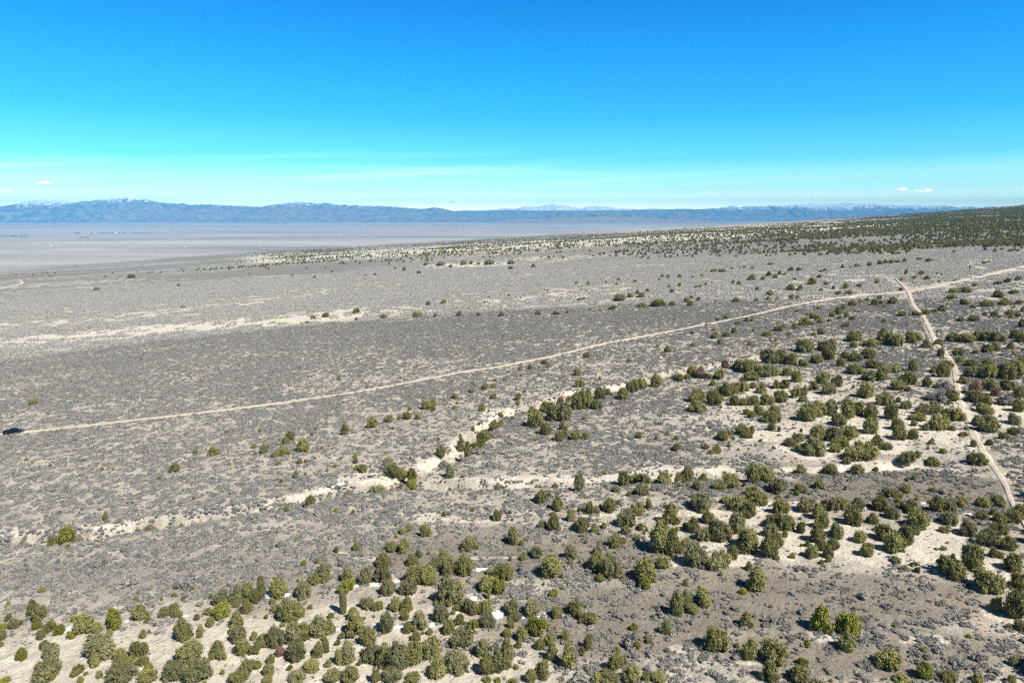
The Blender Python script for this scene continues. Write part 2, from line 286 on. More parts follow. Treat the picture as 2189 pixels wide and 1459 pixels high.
# ------------------------------------------------------------ the junipers of the photograph
# centre, foot, width, height, kind: o olive, y bright, g grey green, d rust brown and dead, x bare and grey; three units to a pixel of the photograph
TREES = {
(0, 1059): '''215 770 80 100 o,262 806 95 110 o,58 805 38 55 o,98 848 70 60 g,235 857 50 62 y,315 880 85 75 o,387 888 66 65 y,455 920 48 52 y,262 925 50 65 o,530 888 140 120 o,627 880 60 70 o,733 855 118 118 y,703 905 40 50 o,22 860 50 45 y,10 930 60 80 o,5 970 30 40 o,
900 800 90 100 o,945 812 48 40 y,1060 775 70 65 o,1120 755 60 70 o,1140 783 60 60 o,1265 798 34 46 o,1180 930 95 145 o,1215 912 50 50 o,922 912 44 56 o,1287 882 42 56 o,1335 765 40 50 o,1354 840 52 62 o,1415 715 110 110 g,1422 788 120 105 y,1530 700 110 120 g,1595 680 90 120 o,1680 660 60 140 o,1645 690 80 90 o,1585 755 70 90 o,1790 655 115 120 o,
1950 660 110 110 g,2020 570 80 70 o,2080 560 110 120 g,1860 805 170 130 o,1930 780 70 70 o,1885 825 50 50 o,1755 750 34 52 o,1520 850 90 100 o,1490 890 60 60 o,1535 945 105 110 g,1700 970 110 80 o,1770 975 130 130 g,1885 950 120 130 g,1950 930 90 110 o,2040 910 120 130 g,2115 885 80 90 o,1560 1025 110 105 o,1635 1018 60 70 o,1675 965 60 70 o,1900 1065 140 135 g,1800 1030 60 60 d,2045 1035 80 90 o,2090 1010 50 90 g,2165 960 36 40 o,2107 1102 44 52 o,1590 1138 100 85 o,1742 1075 54 58 o,1725 1152 66 80 o,1995 1138 120 75 o,2175 1085 60 100 o,
140 1052 70 75 y,290 985 55 60 o,340 1060 130 115 g,305 1199 190 140 g,500 1150 80 60 o,610 1100 52 75 o,650 1045 240 140 g,895 1040 105 110 o,780 1060 100 80 o,810 1130 150 90 o,780 1199 190 100 g,925 1085 60 60 o,955 1130 60 60 y,945 1199 120 80 o,640 1168 40 50 o,520 1199 36 45 y,1220 1070 190 125 o,1120 1180 150 110 g,1260 1199 200 120 g,1400 1030 90 95 o,1425 1055 55 65 o,1540 1199 120 50 o,1715 1199 60 45 o,1905 1199 120 70 g,2140 1199 120 80 g,550 1150 28 20 y,35 1199 60 30 y,
680 158 32 62 o,345 275 100 75 o,430 262 110 130 y,500 262 70 62 o,755 232 30 32 o,880 210 75 70 o,955 200 85 85 g,1292 152 40 40 o,1165 160 40 40 g,1838 90 35 50 o,2158 368 34 46 o,1950 450 30 40 y,2035 436 36 36 o,2085 395 20 20 y''',
(730, 1059): '''1000 160 58 72 o,540 268 68 88 o,392 250 46 46 o,437 235 36 50 o,98 352 50 60 o,318 360 90 60 o,400 370 80 90 o,455 450 80 75 o,500 395 50 55 g,265 470 105 95 o,160 570 100 110 g,265 560 110 110 g,300 640 110 100 g,430 640 120 110 g,475 570 130 120 o,560 575 110 120 o,600 480 90 85 g,655 440 80 90 o,690 510 110 110 o,790 515 130 130 o,825 355 100 90 o,1100 318 80 110 o,1362 225 80 105 o,1285 210 55 45 o,1390 230 40 40 o,1470 165 44 82 o,1530 105 34 34 o,1590 118 50 90 o,1635 115 48 50 o,1715 105 95 85 o,1545 238 100 98 o,1622 240 50 65 o,1682 215 34 48 o,1905 130 75 85 o,1970 85 50 65 o,1822 250 60 60 o,1825 205 130 115 g,1920 222 50 50 o,2110 185 120 130 o,1757 338 100 85 o,1895 290 40 40 o,2040 370 150 200 o,2120 380 110 160 o,2170 370 60 60 o,2055 470 90 80 o,1940 560 160 155 o,1945 600 70 80 y,1720 530 160 145 g,1630 480 120 110 o,1655 555 50 55 y,1640 380 60 60 g,1340 535 145 145 o,1250 400 75 75 g,1470 412 85 95 g,1170 390 28 32 y,
2150 770 90 155 o,1362 655 50 58 y,1040 550 130 110 o,940 620 120 110 o,1010 632 95 95 y,945 662 30 65 y,700 700 180 170 g,680 560 60 60 o,645 690 80 70 o,640 815 110 110 g,745 735 50 40 o,840 860 70 75 y,830 760 110 100 g,920 770 110 100 o,935 850 110 95 g,760 830 70 70 o,1085 770 120 100 g,1120 805 80 50 g,1220 780 105 105 g,1085 850 40 60 o,1375 792 80 80 o,1490 775 110 100 o,1540 800 60 60 o,1605 830 70 80 o,1575 820 60 70 o,1240 900 110 115 y,1300 850 50 60 y,1063 910 56 56 o,1155 932 66 92 o,1440 940 65 75 o,1578 985 56 90 o,1875 867 50 50 y,2078 890 70 90 o,1765 1020 44 50 o,1760 1125 110 110 o,1815 1085 40 60 o,1450 1105 105 150 o,1350 1060 80 110 o,1340 970 80 90 o,1270 985 70 70 o,1290 1180 100 120 o,1215 1199 80 80 o,
90 900 130 140 o,170 960 110 110 o,75 800 70 80 o,15 760 50 160 o,290 885 100 130 g,500 865 110 120 g,425 880 60 70 o,565 890 40 45 o,405 800 60 50 o,165 725 80 75 g,235 735 70 60 o,345 740 95 85 o,425 750 80 100 o,690 885 90 85 o,480 930 60 60 o,770 990 150 125 g,40 1075 110 130 g,200 1070 130 110 g,280 1110 110 150 o,360 1130 150 170 g,470 1080 140 140 o,590 1050 140 140 o,220 1199 50 95 o,640 1160 160 100 o,595 1165 90 95 o,740 1140 170 130 g,930 1150 100 130 o,905 1030 100 110 g,1000 1130 90 150 g,1055 1110 100 170 o,60 1199 120 95 o,330 1199 140 60 g,460 1199 110 60 o,1125 1115 30 30 y,930 1199 60 40 o,1000 1199 50 35 y,1090 1199 40 25 y,1865 1199 120 100 o,1640 1199 80 60 o,1950 1190 56 60 o,2030 1199 100 50 o,1720 1199 120 50 g,40 560 80 110 g,30 620 140 60 y''',
(1460, 1059): '''470 610 130 145 o,420 480 50 60 o,385 630 50 40 y,125 710 125 110 o,20 720 70 110 o,60 760 80 60 o,405 845 90 95 o,200 1005 165 150 o,430 1050 95 125 o,395 1050 50 85 y,575 1080 165 150 o,770 1100 80 60 y,555 1195 110 130 o,745 1199 120 110 o,880 875 140 160 y,1060 900 150 145 y,1045 1000 110 120 o,795 970 40 50 y,1310 1120 160 125 o,1535 1005 40 35 y,1545 1180 100 110 y,1700 1199 120 70 o,1890 1199 65 60 o,1400 1199 90 24 o,1830 910 30 20 y,
400 370 130 150 o,545 400 110 150 o,605 340 80 100 o,560 260 100 90 g,315 410 72 90 o,420 345 150 130 o,75 460 150 150 g,230 480 160 120 g,20 330 60 60 o,600 410 35 35 o,570 200 120 90 g,650 225 130 110 o,755 240 60 80 o,820 400 90 85 o,930 400 65 90 o,880 350 70 80 o,855 300 100 110 o,960 345 80 70 o,990 275 110 100 g,885 210 90 100 o,1085 190 120 120 o,1130 300 75 80 o,1178 390 95 90 o,1290 290 120 105 o,1340 370 130 130 o,1420 320 110 130 o,1500 210 130 120 o,1490 250 60 60 o,1215 180 70 70 o,1365 430 60 45 g,1668 350 36 30 o,1670 235 60 38 o,1485 450 50 32 o,1720 530 180 140 o,1840 470 130 165 o,1870 490 90 90 o,1960 620 180 140 o,2000 740 60 100 o,2130 790 150 180 o,2150 600 110 110 o,2115 480 110 110 o,2140 500 60 60 o,1990 395 56 65 o,1950 330 130 120 g,2080 350 100 90 o,2030 250 110 80 o,2160 870 90 70 o,1705 190 110 90 g,1830 260 120 100 g,1915 160 70 70 o,2040 180 120 70 o,2120 180 100 90 o,
60 240 80 100 o,110 100 150 110 g,230 290 160 140 g,340 240 110 140 g,130 290 120 90 g,160 180 90 80 o,350 100 120 100 o,420 140 100 100 o,270 50 50 50 o,470 60 150 90 o,630 120 110 100 o,790 110 120 90 g,860 150 80 100 o,940 100 110 90 g,1020 90 100 80 o,1120 100 80 90 g,1260 100 100 100 o,1340 150 90 80 g,1440 110 120 90 o,1620 110 90 110 o,1700 110 100 90 g,1790 70 80 60 o,1930 80 110 70 o,2020 80 90 80 o,1340 20 120 60 o,2140 150 90 90 o,1400 480 30 22 o,1460 520 24 18 y,1378 520 20 16 o,700 400 34 34 y''',
(1460, 700): '''1730 600 140 95 o,1640 660 130 100 o,1950 670 130 110 o,1900 630 80 70 o,1560 660 45 50 o,1725 660 38 36 o,1470 715 70 75 o,1375 720 100 90 o,1480 630 40 40 o,1370 660 90 80 o,1200 680 110 110 o,1240 750 75 65 o,1310 785 60 50 o,1275 780 50 50 o,1140 860 200 130 o,1115 920 80 75 g,1050 875 50 50 o,940 925 105 80 o,970 800 60 60 o,1430 870 130 95 g,1500 835 60 50 o,1600 865 90 60 o,1590 748 38 34 o,1665 808 50 38 o,1800 695 50 30 o,1860 765 40 50 o,1880 880 125 85 o,1960 755 46 46 o,2060 715 60 48 o,2120 692 64 56 o,2125 620 100 75 g,1960 560 70 50 o,1920 540 80 60 o,755 925 70 75 o,870 1035 60 65 o,845 820 160 120 g,760 800 90 60 o,690 760 80 55 g,740 730 70 60 o,860 720 110 100 o,1060 710 130 80 o,960 730 110 100 g,1010 770 110 80 o,800 600 130 120 o,870 570 120 100 o,940 560 100 100 g,1050 580 130 120 o,1120 560 90 90 o,1000 630 110 80 g,1200 580 100 80 o,1290 500 110 90 o,1160 450 110 100 o,1340 590 100 100 o,1600 560 90 90 g,1530 560 80 80 g,1500 600 90 60 o,570 610 120 80 o,590 560 80 70 o,530 610 60 50 o,490 560 90 70 o,440 580 50 50 o,410 560 50 45 o,565 660 50 55 o,615 668 24 36 o,250 725 80 60 o,300 690 40 30 o,380 690 90 70 o,410 710 60 50 o,440 680 35 50 o,215 800 55 55 o,180 810 40 30 o,150 780 38 38 d,295 765 28 28 o,95 545 130 80 o,90 480 110 90 o,200 500 120 100 o,330 500 70 70 o,390 500 50 50 o,440 500 80 70 o,540 500 90 80 o,620 480 90 80 o,510 420 70 60 o,370 415 100 80 o,290 440 110 90 o,240 430 60 60 o,650 390 60 60 o,720 450 70 80 o,770 440 60 70 o,760 475 60 40 o,445 390 50 40 o,730 350 80 80 o,670 310 70 60 o,600 390 50 60 o,840 400 60 60 o,900 360 90 80 o,930 430 90 90 g,980 380 80 80 g,190 375 40 40 o,25 330 50 35 o,95 325 85 75 d,50 310 60 70 o,160 330 50 45 o,230 330 90 70 o,265 260 50 55 d,420 290 150 90 o,360 270 80 70 o,560 230 140 100 g,620 230 90 90 o,430 340 110 60 o,510 320 100 80 g,580 310 80 60 o,700 240 80 80 o,780 160 110 90 o,770 250 60 50 o,850 230 80 60 o,930 210 90 100 o,1010 250 60 60 o,920 150 120 60 g,1040 200 60 50 o,1100 220 90 60 o,1190 200 100 70 o,1200 340 100 70 g,1220 260 90 60 o,1100 300 120 60 o,1270 340 90 90 o,1340 290 90 60 o,
1100 90 100 70 o,1090 130 50 50 o,1280 80 80 80 o,1310 110 120 90 o,1370 120 80 80 o,1220 120 80 50 o,1190 120 80 40 o,1480 80 90 60 o,1460 100 60 60 o,1555 130 60 60 g,1650 190 40 70 o,1640 110 60 40 o,1740 90 90 60 o,1810 95 100 60 o,1890 80 80 60 o,1990 90 140 70 g,2140 70 80 60 o,2170 95 60 60 o,1950 160 60 60 o,2000 150 60 60 o,2100 140 40 50 o,1775 180 80 50 o,1775 225 50 40 o,1850 250 80 50 o,1880 170 50 30 d,1670 320 80 100 o,1690 260 80 50 o,1620 290 60 50 o,1560 380 50 70 o,1470 280 50 80 o,1450 370 100 90 o,1370 400 80 70 o,1400 370 60 60 o,1680 400 110 70 x,1640 480 120 90 x,1720 470 90 80 o,1870 430 90 90 d,1880 480 130 80 o,1940 510 80 80 o,2070 500 120 90 x,2010 440 70 60 d,2160 450 70 80 o,2150 540 80 90 o,2100 330 160 130 o,2040 320 120 80 o,1960 330 110 100 o,1850 320 100 80 g,1800 360 70 50 g,1960 400 100 70 o,2080 400 100 70 o,2170 240 60 60 o,1960 260 90 60 o,1440 410 40 35 d,1380 480 35 35 o,1430 520 70 60 g,1320 520 40 30 d,1200 540 70 60 d,200 70 50 50 o,280 60 60 40 o,235 110 40 40 o,540 55 50 30 o,680 50 30 20 o,425 115 28 30 o,600 85 30 24 o,65 120 34 26 o,840 50 34 20 o,960 110 60 40 g,
30 950 70 100 o,130 975 65 70 o,25 1020 30 30 o,90 1045 60 60 o,230 1045 90 70 o,300 1030 110 100 o,455 1000 110 130 o,530 990 100 100 o,440 1075 80 60 o,600 1060 120 90 g,745 1060 80 60 o,1430 1060 55 55 o,1600 1050 40 30 o''',
(730, 700): '''195 645 60 75 o,300 610 55 50 o,377 592 34 32 o,420 590 54 54 o,490 590 36 40 o,550 525 80 62 o,590 505 34 55 o,590 535 30 40 o,440 530 30 28 o,728 458 36 40 o,728 522 28 26 o,838 418 40 35 o,918 400 40 42 o,978 388 36 34 o,985 345 22 20 o,850 375 22 20 o,902 537 40 56 o,972 458 40 36 o,1047 338 24 24 o,1130 465 50 52 o,1132 494 30 28 o,1175 418 22 20 o,1140 275 22 20 o,1150 312 18 18 o,1210 268 28 36 o,1300 235 40 32 o,1330 258 30 32 o,1572 195 45 45 o,1510 310 44 50 o,1530 383 58 62 o,1657 338 24 26 o,1843 222 28 30 o,2090 158 42 44 o,2025 128 26 22 o,2070 185 20 16 o,1400 470 65 80 d,1465 460 60 70 g,1530 525 120 130 o,1580 520 70 120 o,1310 540 80 70 o,1350 600 100 120 o,1430 600 100 130 g,1222 545 40 45 o,1245 645 120 115 o,1305 690 80 80 o,1410 655 40 52 o,1440 660 25 30 o,1395 730 60 70 o,1430 710 50 60 o,1505 725 70 70 o,1567 716 46 52 o,1635 525 75 70 g,1655 460 70 80 o,1700 435 50 50 o,1800 463 70 85 o,1865 415 100 80 o,1925 395 70 75 o,2015 382 78 85 o,2150 335 70 50 x,2170 345 50 50 o,
990 635 80 75 o,910 725 110 90 o,880 760 75 75 y,768 745 52 92 o,825 760 36 40 d,808 820 45 110 o,1025 550 22 34 y,1098 570 26 32 y,635 820 58 78 o,690 965 60 90 g,452 960 70 90 y,450 1010 66 80 y,380 940 90 80 o,330 950 100 90 o,300 870 60 40 o,235 1020 120 100 g,140 930 46 60 o,100 920 30 42 y,38 1035 46 50 g,20 690 50 75 o,90 870 36 36 o,1020 1005 60 40 o,1370 1010 36 46 o,1520 1050 80 110 g,1808 990 80 105 g,1885 970 70 70 o,1945 990 90 90 g,2070 985 100 95 o,2165 980 60 90 o,1925 1080 80 78 o,1760 1055 45 44 o,1840 1080 34 34 o,1908 710 42 44 o,2150 790 50 50 o,2145 725 32 36 o,2092 690 28 28 o,2018 720 20 34 o,1240 730 28 26 o,1278 1125 90 80 o,1385 1175 80 100 o,1330 1085 34 34 o,2085 1070 24 24 o,
285 910 90 60 x,555 835 66 50 x,655 845 80 40 x,640 885 60 50 x,1000 705 90 50 x,865 810 90 50 x''',
(0, 700): '''217 498 52 46 o,207 870 20 18 y,1258 810 26 36 o,1365 822 76 60 o,1120 928 60 62 o,1632 772 36 26 o,1695 808 44 62 o,1637 818 22 22 o,1768 832 48 44 o,1830 820 70 56 o,1830 750 46 50 o,1865 725 60 65 o,1945 795 88 82 o,2000 693 18 26 o,1922 872 38 34 o,1962 865 24 24 o,1788 882 34 28 o,1900 965 42 56 o,2065 778 22 24 o,2172 335 26 28 o,1990 1112 76 92 o,1838 1165 36 50 o,2097 1070 24 28 o,1960 945 18 18 o,2155 1180 30 30 y,725 915 20 18 y,85 942 18 14 y''',
(0, 380): '''1148 695 20 18 o,1175 835 32 18 o,1875 628 16 12 o,2018 642 20 14 o,2010 905 28 26 o,2090 893 50 32 o,1975 934 32 16 o,675 636 18 14 o,840 642 50 18 o,2128 608 18 14 o,620 722 40 8 o,978 682 14 12 o,540 620 12 8 o,1440 640 10 10 o,1600 618 10 10 o''',
(730, 380): '''95 870 40 38 o,98 914 22 22 o,270 905 40 34 o,485 895 72 34 o,600 892 22 24 o,755 888 36 34 o,877 886 24 28 o,1025 888 38 30 o,1258 880 36 24 o,1380 878 50 20 o,555 817 34 30 o,658 808 36 28 o,1070 762 16 20 o,945 772 14 18 o,1527 788 30 20 o,1553 784 18 22 o,1580 684 24 20 o,1505 682 22 20 o,1777 660 22 22 o,1881 670 22 18 o,1785 788 80 36 o,1850 768 38 32 o,1925 766 42 34 o,1895 745 30 26 o,1960 732 30 24 o,1925 832 60 30 o,2035 825 90 34 o,2120 822 42 32 o,1735 845 60 20 o,2060 636 22 20 o,2093 644 24 26 o,2167 642 24 26 o,2120 738 30 28 o,2167 698 24 28 o,2100 705 24 20 o,2040 660 14 18 o,215 626 22 16 o,405 598 24 28 o,497 615 26 20 o,540 560 28 16 o,640 562 52 22 o,785 556 44 30 o,832 552 22 20 o,880 556 24 18 o,950 555 60 22 o,1090 552 50 24 o,1085 588 30 22 o,1230 576 26 26 o,155 628 16 12 o,345 584 20 14 o,700 576 24 20 o,1447 868 20 18 o,1595 850 16 14 o,1660 856 14 14 o,815 842 16 16 o,920 802 14 14 o,1320 724 14 12 o,1695 676 14 18 o,1765 684 18 14 o,1300 720 12 12 o''',
(1460, 380): '''825 685 52 46 o,690 720 56 40 o,755 720 38 34 o,915 690 30 26 o,1042 712 32 42 o,1128 702 36 26 o,995 752 40 28 d,1058 750 44 34 o,555 755 42 36 o,547 788 34 30 o,470 794 30 26 o,697 776 34 34 o,735 774 28 24 o,335 800 50 34 o,475 724 26 30 o,48 822 44 34 o,20 800 34 34 o,100 788 28 26 o,52 775 24 22 o,512 657 28 28 o,590 646 30 28 o,445 660 56 42 o,550 630 36 32 g,620 620 28 26 o,690 600 36 34 o,742 598 30 26 o,200 604 44 24 o,255 606 44 24 o,320 678 24 26 o,358 686 28 26 o,565 560 38 20 o,1195 566 34 28 o,1115 575 44 26 o,1260 558 34 32 o,1335 550 34 28 o,1375 545 34 22 o,1296 550 30 26 o,1420 540 24 26 o,1515 528 32 20 o,1580 538 42 24 o,1428 618 22 34 o,1530 622 34 28 o,1560 655 36 28 o,1400 660 24 20 o,1395 725 28 24 o,1255 778 46 30 o,1085 822 52 40 o,1230 818 44 46 o,1265 812 28 28 o,1345 810 60 48 o,1140 798 26 20 o,1180 790 26 22 o,1290 832 28 24 o,1025 845 28 40 o,995 878 40 56 o,955 890 38 36 o,1000 905 34 28 o,1045 895 30 40 o,1088 912 34 30 o,865 844 28 26 o,845 905 70 40 o,875 935 32 34 o,775 950 60 60 o,820 945 40 32 o,715 970 42 40 o,610 985 60 40 o,640 975 30 40 o,540 1012 46 30 o,885 1005 50 46 g,840 1010 30 24 o,325 998 36 38 o,275 905 36 30 o,222 915 26 24 o,408 925 30 34 o,440 922 22 24 o,350 942 46 24 o,1560 875 46 34 o,1500 885 60 28 o,1405 885 60 24 o,1615 862 36 24 o,1660 855 54 40 o,1285 930 30 30 g,1350 938 26 20 o,1040 960 46 34 o,1730 742 70 30 o,1800 740 80 40 o,1720 780 70 30 o,1800 815 60 40 o,1870 700 34 30 o,1950 825 80 36 o,1860 836 40 28 o,2010 765 44 50 o,2045 770 40 40 d,2060 815 80 44 o,2150 810 50 30 d,2080 670 50 30 o,2150 658 40 30 o,2120 745 50 28 o,2020 685 50 22 o,1780 920 50 30 g,1860 920 60 40 g,1933 880 28 24 o,1993 890 44 40 o,2095 880 44 40 o,2142 890 40 28 o,2105 900 30 30 o,2180 860 30 40 o,2170 960 40 60 o,1855 900 40 26 o,2030 898 24 18 o,85 705 20 18 o,110 702 20 20 o,145 690 16 24 o,185 676 14 16 o,120 632 24 14 o,60 640 20 12 o,965 715 20 26 o,885 728 28 20 o,605 782 20 24 o,820 772 18 14 o,730 862 32 18 o,800 880 30 16 o,935 925 30 22 g,1100 862 16 22 o,1130 864 20 14 g,1160 918 18 16 o,650 890 14 12 o,195 980 28 14 o,60 1000 30 20 g,450 985 14 20 o,685 1010 22 20 o,1480 650 26 28 o,1630 618 14 14 o,1660 625 14 14 o,1240 680 24 34 o,1265 700 16 14 o,870 645 26 26 o,715 655 24 16 o,650 625 26 20 o,395 578 20 16 o,312 588 20 18 o,368 582 12 12 o,445 585 20 18 o,885 605 22 16 o,912 600 28 20 o,1022 580 18 26 o,1070 578 16 12 o,1640 670 18 10 o,1745 660 18 10 o,1840 580 14 20 o,1930 550 30 16 o,1960 545 20 16 o'''}
def read_trees():
    out = []
    for (ox, oy), s in TREES.items():
        for it in s.replace('\n', '').split(','):
            cx, by, tw, th, k = it.split()
            out.append((ox + float(cx) / 3, oy + float(by) / 3, float(tw) / 3, float(th) / 3, k))
    return out
# ------------------------------------------------------------ materials
def newmat(name):
    m = bpy.data.materials.new(name); m.use_nodes = True
    nt = m.node_tree; b = nt.nodes['Principled BSDF']; b.inputs['Roughness'].default_value = 0.95
    b.inputs['Specular IOR Level'].default_value = 0.1
    return m, nt, nt.nodes, nt.links, b
def mixc(N, L, f, a, b, bt='MIX'):
    m = N.new('ShaderNodeMix'); m.data_type = 'RGBA'; m.blend_type = bt; m.clamp_factor = True
    for i, v in ((0, f), (6, a), (7, b)):
        if isinstance(v, (int, float)): m.inputs[i].default_value = v
        elif isinstance(v, tuple): m.inputs[i].default_value = (*v, 1)
        else: L.new(v, m.inputs[i])
    return m.outputs[2]
def mth(N, L, op, a, b=0.0, c=None):
    m = N.new('ShaderNodeMath'); m.operation = op
    for i, v in ((0, a), (1, b), (2, c)):
        if v is None: continue
        if isinstance(v, (int, float)): m.inputs[i].default_value = v
        else: L.new(v, m.inputs[i])
    return m.outputs[0]
def rng_(N, L, v, a, b, c=0.0, d=1.0):
    m = N.new('ShaderNodeMapRange'); L.new(v, m.inputs[0])
    for i, q in ((1, a), (2, b), (3, c), (4, d)): m.inputs[i].default_value = q
    return m.outputs[0]
def noise(N, L, vec, scale, det=3.0, rough=0.5):
    n = N.new('ShaderNodeTexNoise'); n.inputs['Scale'].default_value = scale; n.inputs['Detail'].default_value = det; n.inputs['Roughness'].default_value = rough
    L.new(vec, n.inputs['Vector']); return n.outputs[0]
def attr(N, name):
    a = N.new('ShaderNodeAttribute'); a.attribute_name = name; return a
def pos(N, L, sc=(1, 1, 1)):
    g = N.new('ShaderNodeNewGeometry'); v = N.new('ShaderNodeVectorMath'); v.operation = 'MULTIPLY'; v.inputs[1].default_value = sc
    L.new(g.outputs['Position'], v.inputs[0]); return v.outputs[0]

def foliage(name, c0, c1, c2, rough=0.9):
    """c0, c1 across the tufts of one plant, c2 the drift from plant to plant"""
    m, nt, N, L, b = newmat(name)
    oi = N.new('ShaderNodeObjectInfo'); t = attr(N, 'tint')
    c = mixc(N, L, t.outputs['Fac'], c0, c1)
    c = mixc(N, L, mth(N, L, 'MULTIPLY', oi.outputs['Random'], 0.75), c, c2)
    r = mth(N, L, 'FRACT', mth(N, L, 'MULTIPLY', oi.outputs['Random'], 37.7))
    v = N.new('ShaderNodeVectorMath'); v.operation = 'SCALE'; L.new(c, v.inputs[0]); L.new(mth(N, L, 'MULTIPLY_ADD', r, 0.62, 0.78), v.inputs['Scale'])
    L.new(v.outputs[0], b.inputs['Base Color']); b.inputs['Roughness'].default_value = rough
    return m
M = {}
M['o'] = foliage('juniper_olive', (0.085, 0.084, 0.030), (0.31, 0.29, 0.10), (0.18, 0.172, 0.07))
M['y'] = foliage('juniper_bright', (0.085, 0.095, 0.018), (0.30, 0.285, 0.055), (0.16, 0.165, 0.032))
M['g'] = foliage('juniper_grey_green', (0.075, 0.075, 0.034), (0.29, 0.27, 0.13), (0.17, 0.165, 0.08))
M['d'] = foliage('juniper_rust', (0.14, 0.075, 0.045), (0.30, 0.17, 0.11), (0.22, 0.15, 0.11))
M['x'] = foliage('bare_twigs', (0.16, 0.145, 0.13), (0.32, 0.295, 0.275), (0.22, 0.20, 0.19))
M['bark'] = foliage('juniper_bark', (0.20, 0.17, 0.14), (0.36, 0.33, 0.29), (0.26, 0.22, 0.18))
M['sage'] = foliage('sage_leaf', (0.13, 0.126, 0.115), (0.36, 0.345, 0.31), (0.28, 0.27, 0.25))

# the soil
m, nt, N, L, b = newmat('desert_soil'); M['soil'] = m
P = pos(N, L); sand = attr(N, 'sand').outputs['Fac']; lit = attr(N, 'litter').outputs['Fac']; cov = attr(N, 'cover').outputs['Fac']; far = attr(N, 'far').outputs['Fac']; val = attr(N, 'valley').outputs['Fac']
n_s = noise(N, L, P, 1.6, 5, .65); n_m = noise(N, L, P, 0.16, 5, .6); n_l = noise(N, L, P, 0.021, 4, .55); n_x = noise(N, L, P, 0.45, 4, .6)
col = mixc(N, L, rng_(N, L, n_m, .35, .68), (0.34, 0.305, 0.25), (0.53, 0.48, 0.40))
sm = mth(N, L, 'MULTIPLY', sand, 1.0)
sm = rng_(N, L, mth(N, L, 'ADD', sm, mth(N, L, 'MULTIPLY', mth(N, L, 'SUBTRACT', n_x, .5), .9)), .25, .75)
lm = rng_(N, L, mth(N, L, 'ADD', lit, mth(N, L, 'MULTIPLY', mth(N, L, 'SUBTRACT', n_m, .5), 1.3)), .2, .8)
col = mixc(N, L, mth(N, L, 'MULTIPLY', lm, .85), col, mixc(N, L, n_x, (0.12, 0.10, 0.075), (0.25, 0.215, 0.17)))
col = mixc(N, L, sm, col, mixc(N, L, rng_(N, L, n_x, .3, .7), (0.48, 0.43, 0.35), (0.68, 0.62, 0.52)))
# dry grass, pebbles and twigs between the plants
g1 = rng_(N, L, noise(N, L, P, 1.9, 5, .75), .53, .60)
col = mixc(N, L, mth(N, L, 'MULTIPLY', g1, mth(N, L, 'MULTIPLY_ADD', sm, -.45, .62)), col, (0.22, 0.19, 0.15))
g2 = rng_(N, L, noise(N, L, P, 4.7, 3, .6), .60, .70)
col = mixc(N, L, mth(N, L, 'MULTIPLY', g2, .35), col, (0.62, 0.55, 0.44))
rd = rng_(N, L, noise(N, L, P, 0.05, 3, .6), .58, .74)
col = mixc(N, L, mth(N, L, 'MULTIPLY', rd, .35), col, (0.50, 0.36, 0.25))
# far off the brush itself is too fine to stand as plants: the ground carries its cover
pf = pos(N, L, (0.7, 1, 1))
f1 = rng_(N, L, mth(N, L, 'ADD', noise(N, L, pf, 0.11, 4, .7), mth(N, L, 'MULTIPLY', mth(N, L, 'SUBTRACT', cov, .5), .35)), .38, .52)
col = mixc(N, L, mth(N, L, 'MULTIPLY', far, mth(N, L, 'MULTIPLY', f1, .88)), col, (0.185, 0.175, 0.155))
# the valley floor: fields, flats and salt in long shapes
pv = pos(N, L, (0.00016, 0.0009, 0.0)); v1 = noise(N, L, pv, 1.0, 6, .62); v2 = noise(N, L, pos(N, L, (0.0006, 0.004, 0)), 1.0, 4, .6)
vc = mixc(N, L, rng_(N, L, v1, .38, .62), (0.27, 0.24, 0.205), (0.45, 0.40, 0.345))
vc = mixc(N, L, rng_(N, L, v2, .60, .70), vc, (0.55, 0.50, 0.44))
vc = mixc(N, L, rng_(N, L, noise(N, L, pos(N, L, (0.0004, 0.0022, .1)), 1.3, 4, .6), .62, .70), vc, (0.12, 0.115, 0.09))
col = mixc(N, L, val, col, vc)
L.new(col, b.inputs['Base Color'])
bp = N.new('ShaderNodeBump'); bp.inputs['Strength'].default_value = 0.9; bp.inputs['Distance'].default_value = 0.4
L.new(mth(N, L, 'ADD', n_s, mth(N, L, 'MULTIPLY', n_x, 1.5)), bp.inputs['Height']); L.new(bp.outputs[0], b.inputs['Normal'])

# the track
m, nt, N, L, b = newmat('packed_dust'); M['road'] = m
P = pos(N, L); a = attr(N, 'across').outputs['Fac']
n1 = noise(N, L, P, 0.9, 4, .6); n2 = noise(N, L, P, 0.12, 3, .5)
c = mixc(N, L, rng_(N, L, n2, .35, .65), (0.48, 0.42, 0.335), (0.60, 0.53, 0.43))
rut = rng_(N, L, mth(N, L, 'ABSOLUTE', mth(N, L, 'SUBTRACT', mth(N, L, 'ABSOLUTE', a), .55)), .1, .35)
c = mixc(N, L, mth(N, L, 'MULTIPLY', rut, rng_(N, L, n1, .4, .6, .1, .75)), c, (0.33, 0.28, 0.215))
L.new(c, b.inputs['Base Color'])
m, nt, N, L, b = newmat('faint_track'); M['track'] = m
P = pos(N, L); c = mixc(N, L, rng_(N, L, noise(N, L, P, .5, 4, .6), .4, .6), (0.40, 0.33, 0.25), (0.62, 0.54, 0.43)); L.new(c, b.inputs['Base Color'])

m, nt, N, L, b = newmat('old_snow'); M['snow'] = m
P = pos(N, L); c = mixc(N, L, noise(N, L, P, 2.0, 3, .6), (0.45, 0.45, 0.45), (0.82, 0.84, 0.87)); L.new(c, b.inputs['Base Color']); b.inputs['Roughness'].default_value = .7

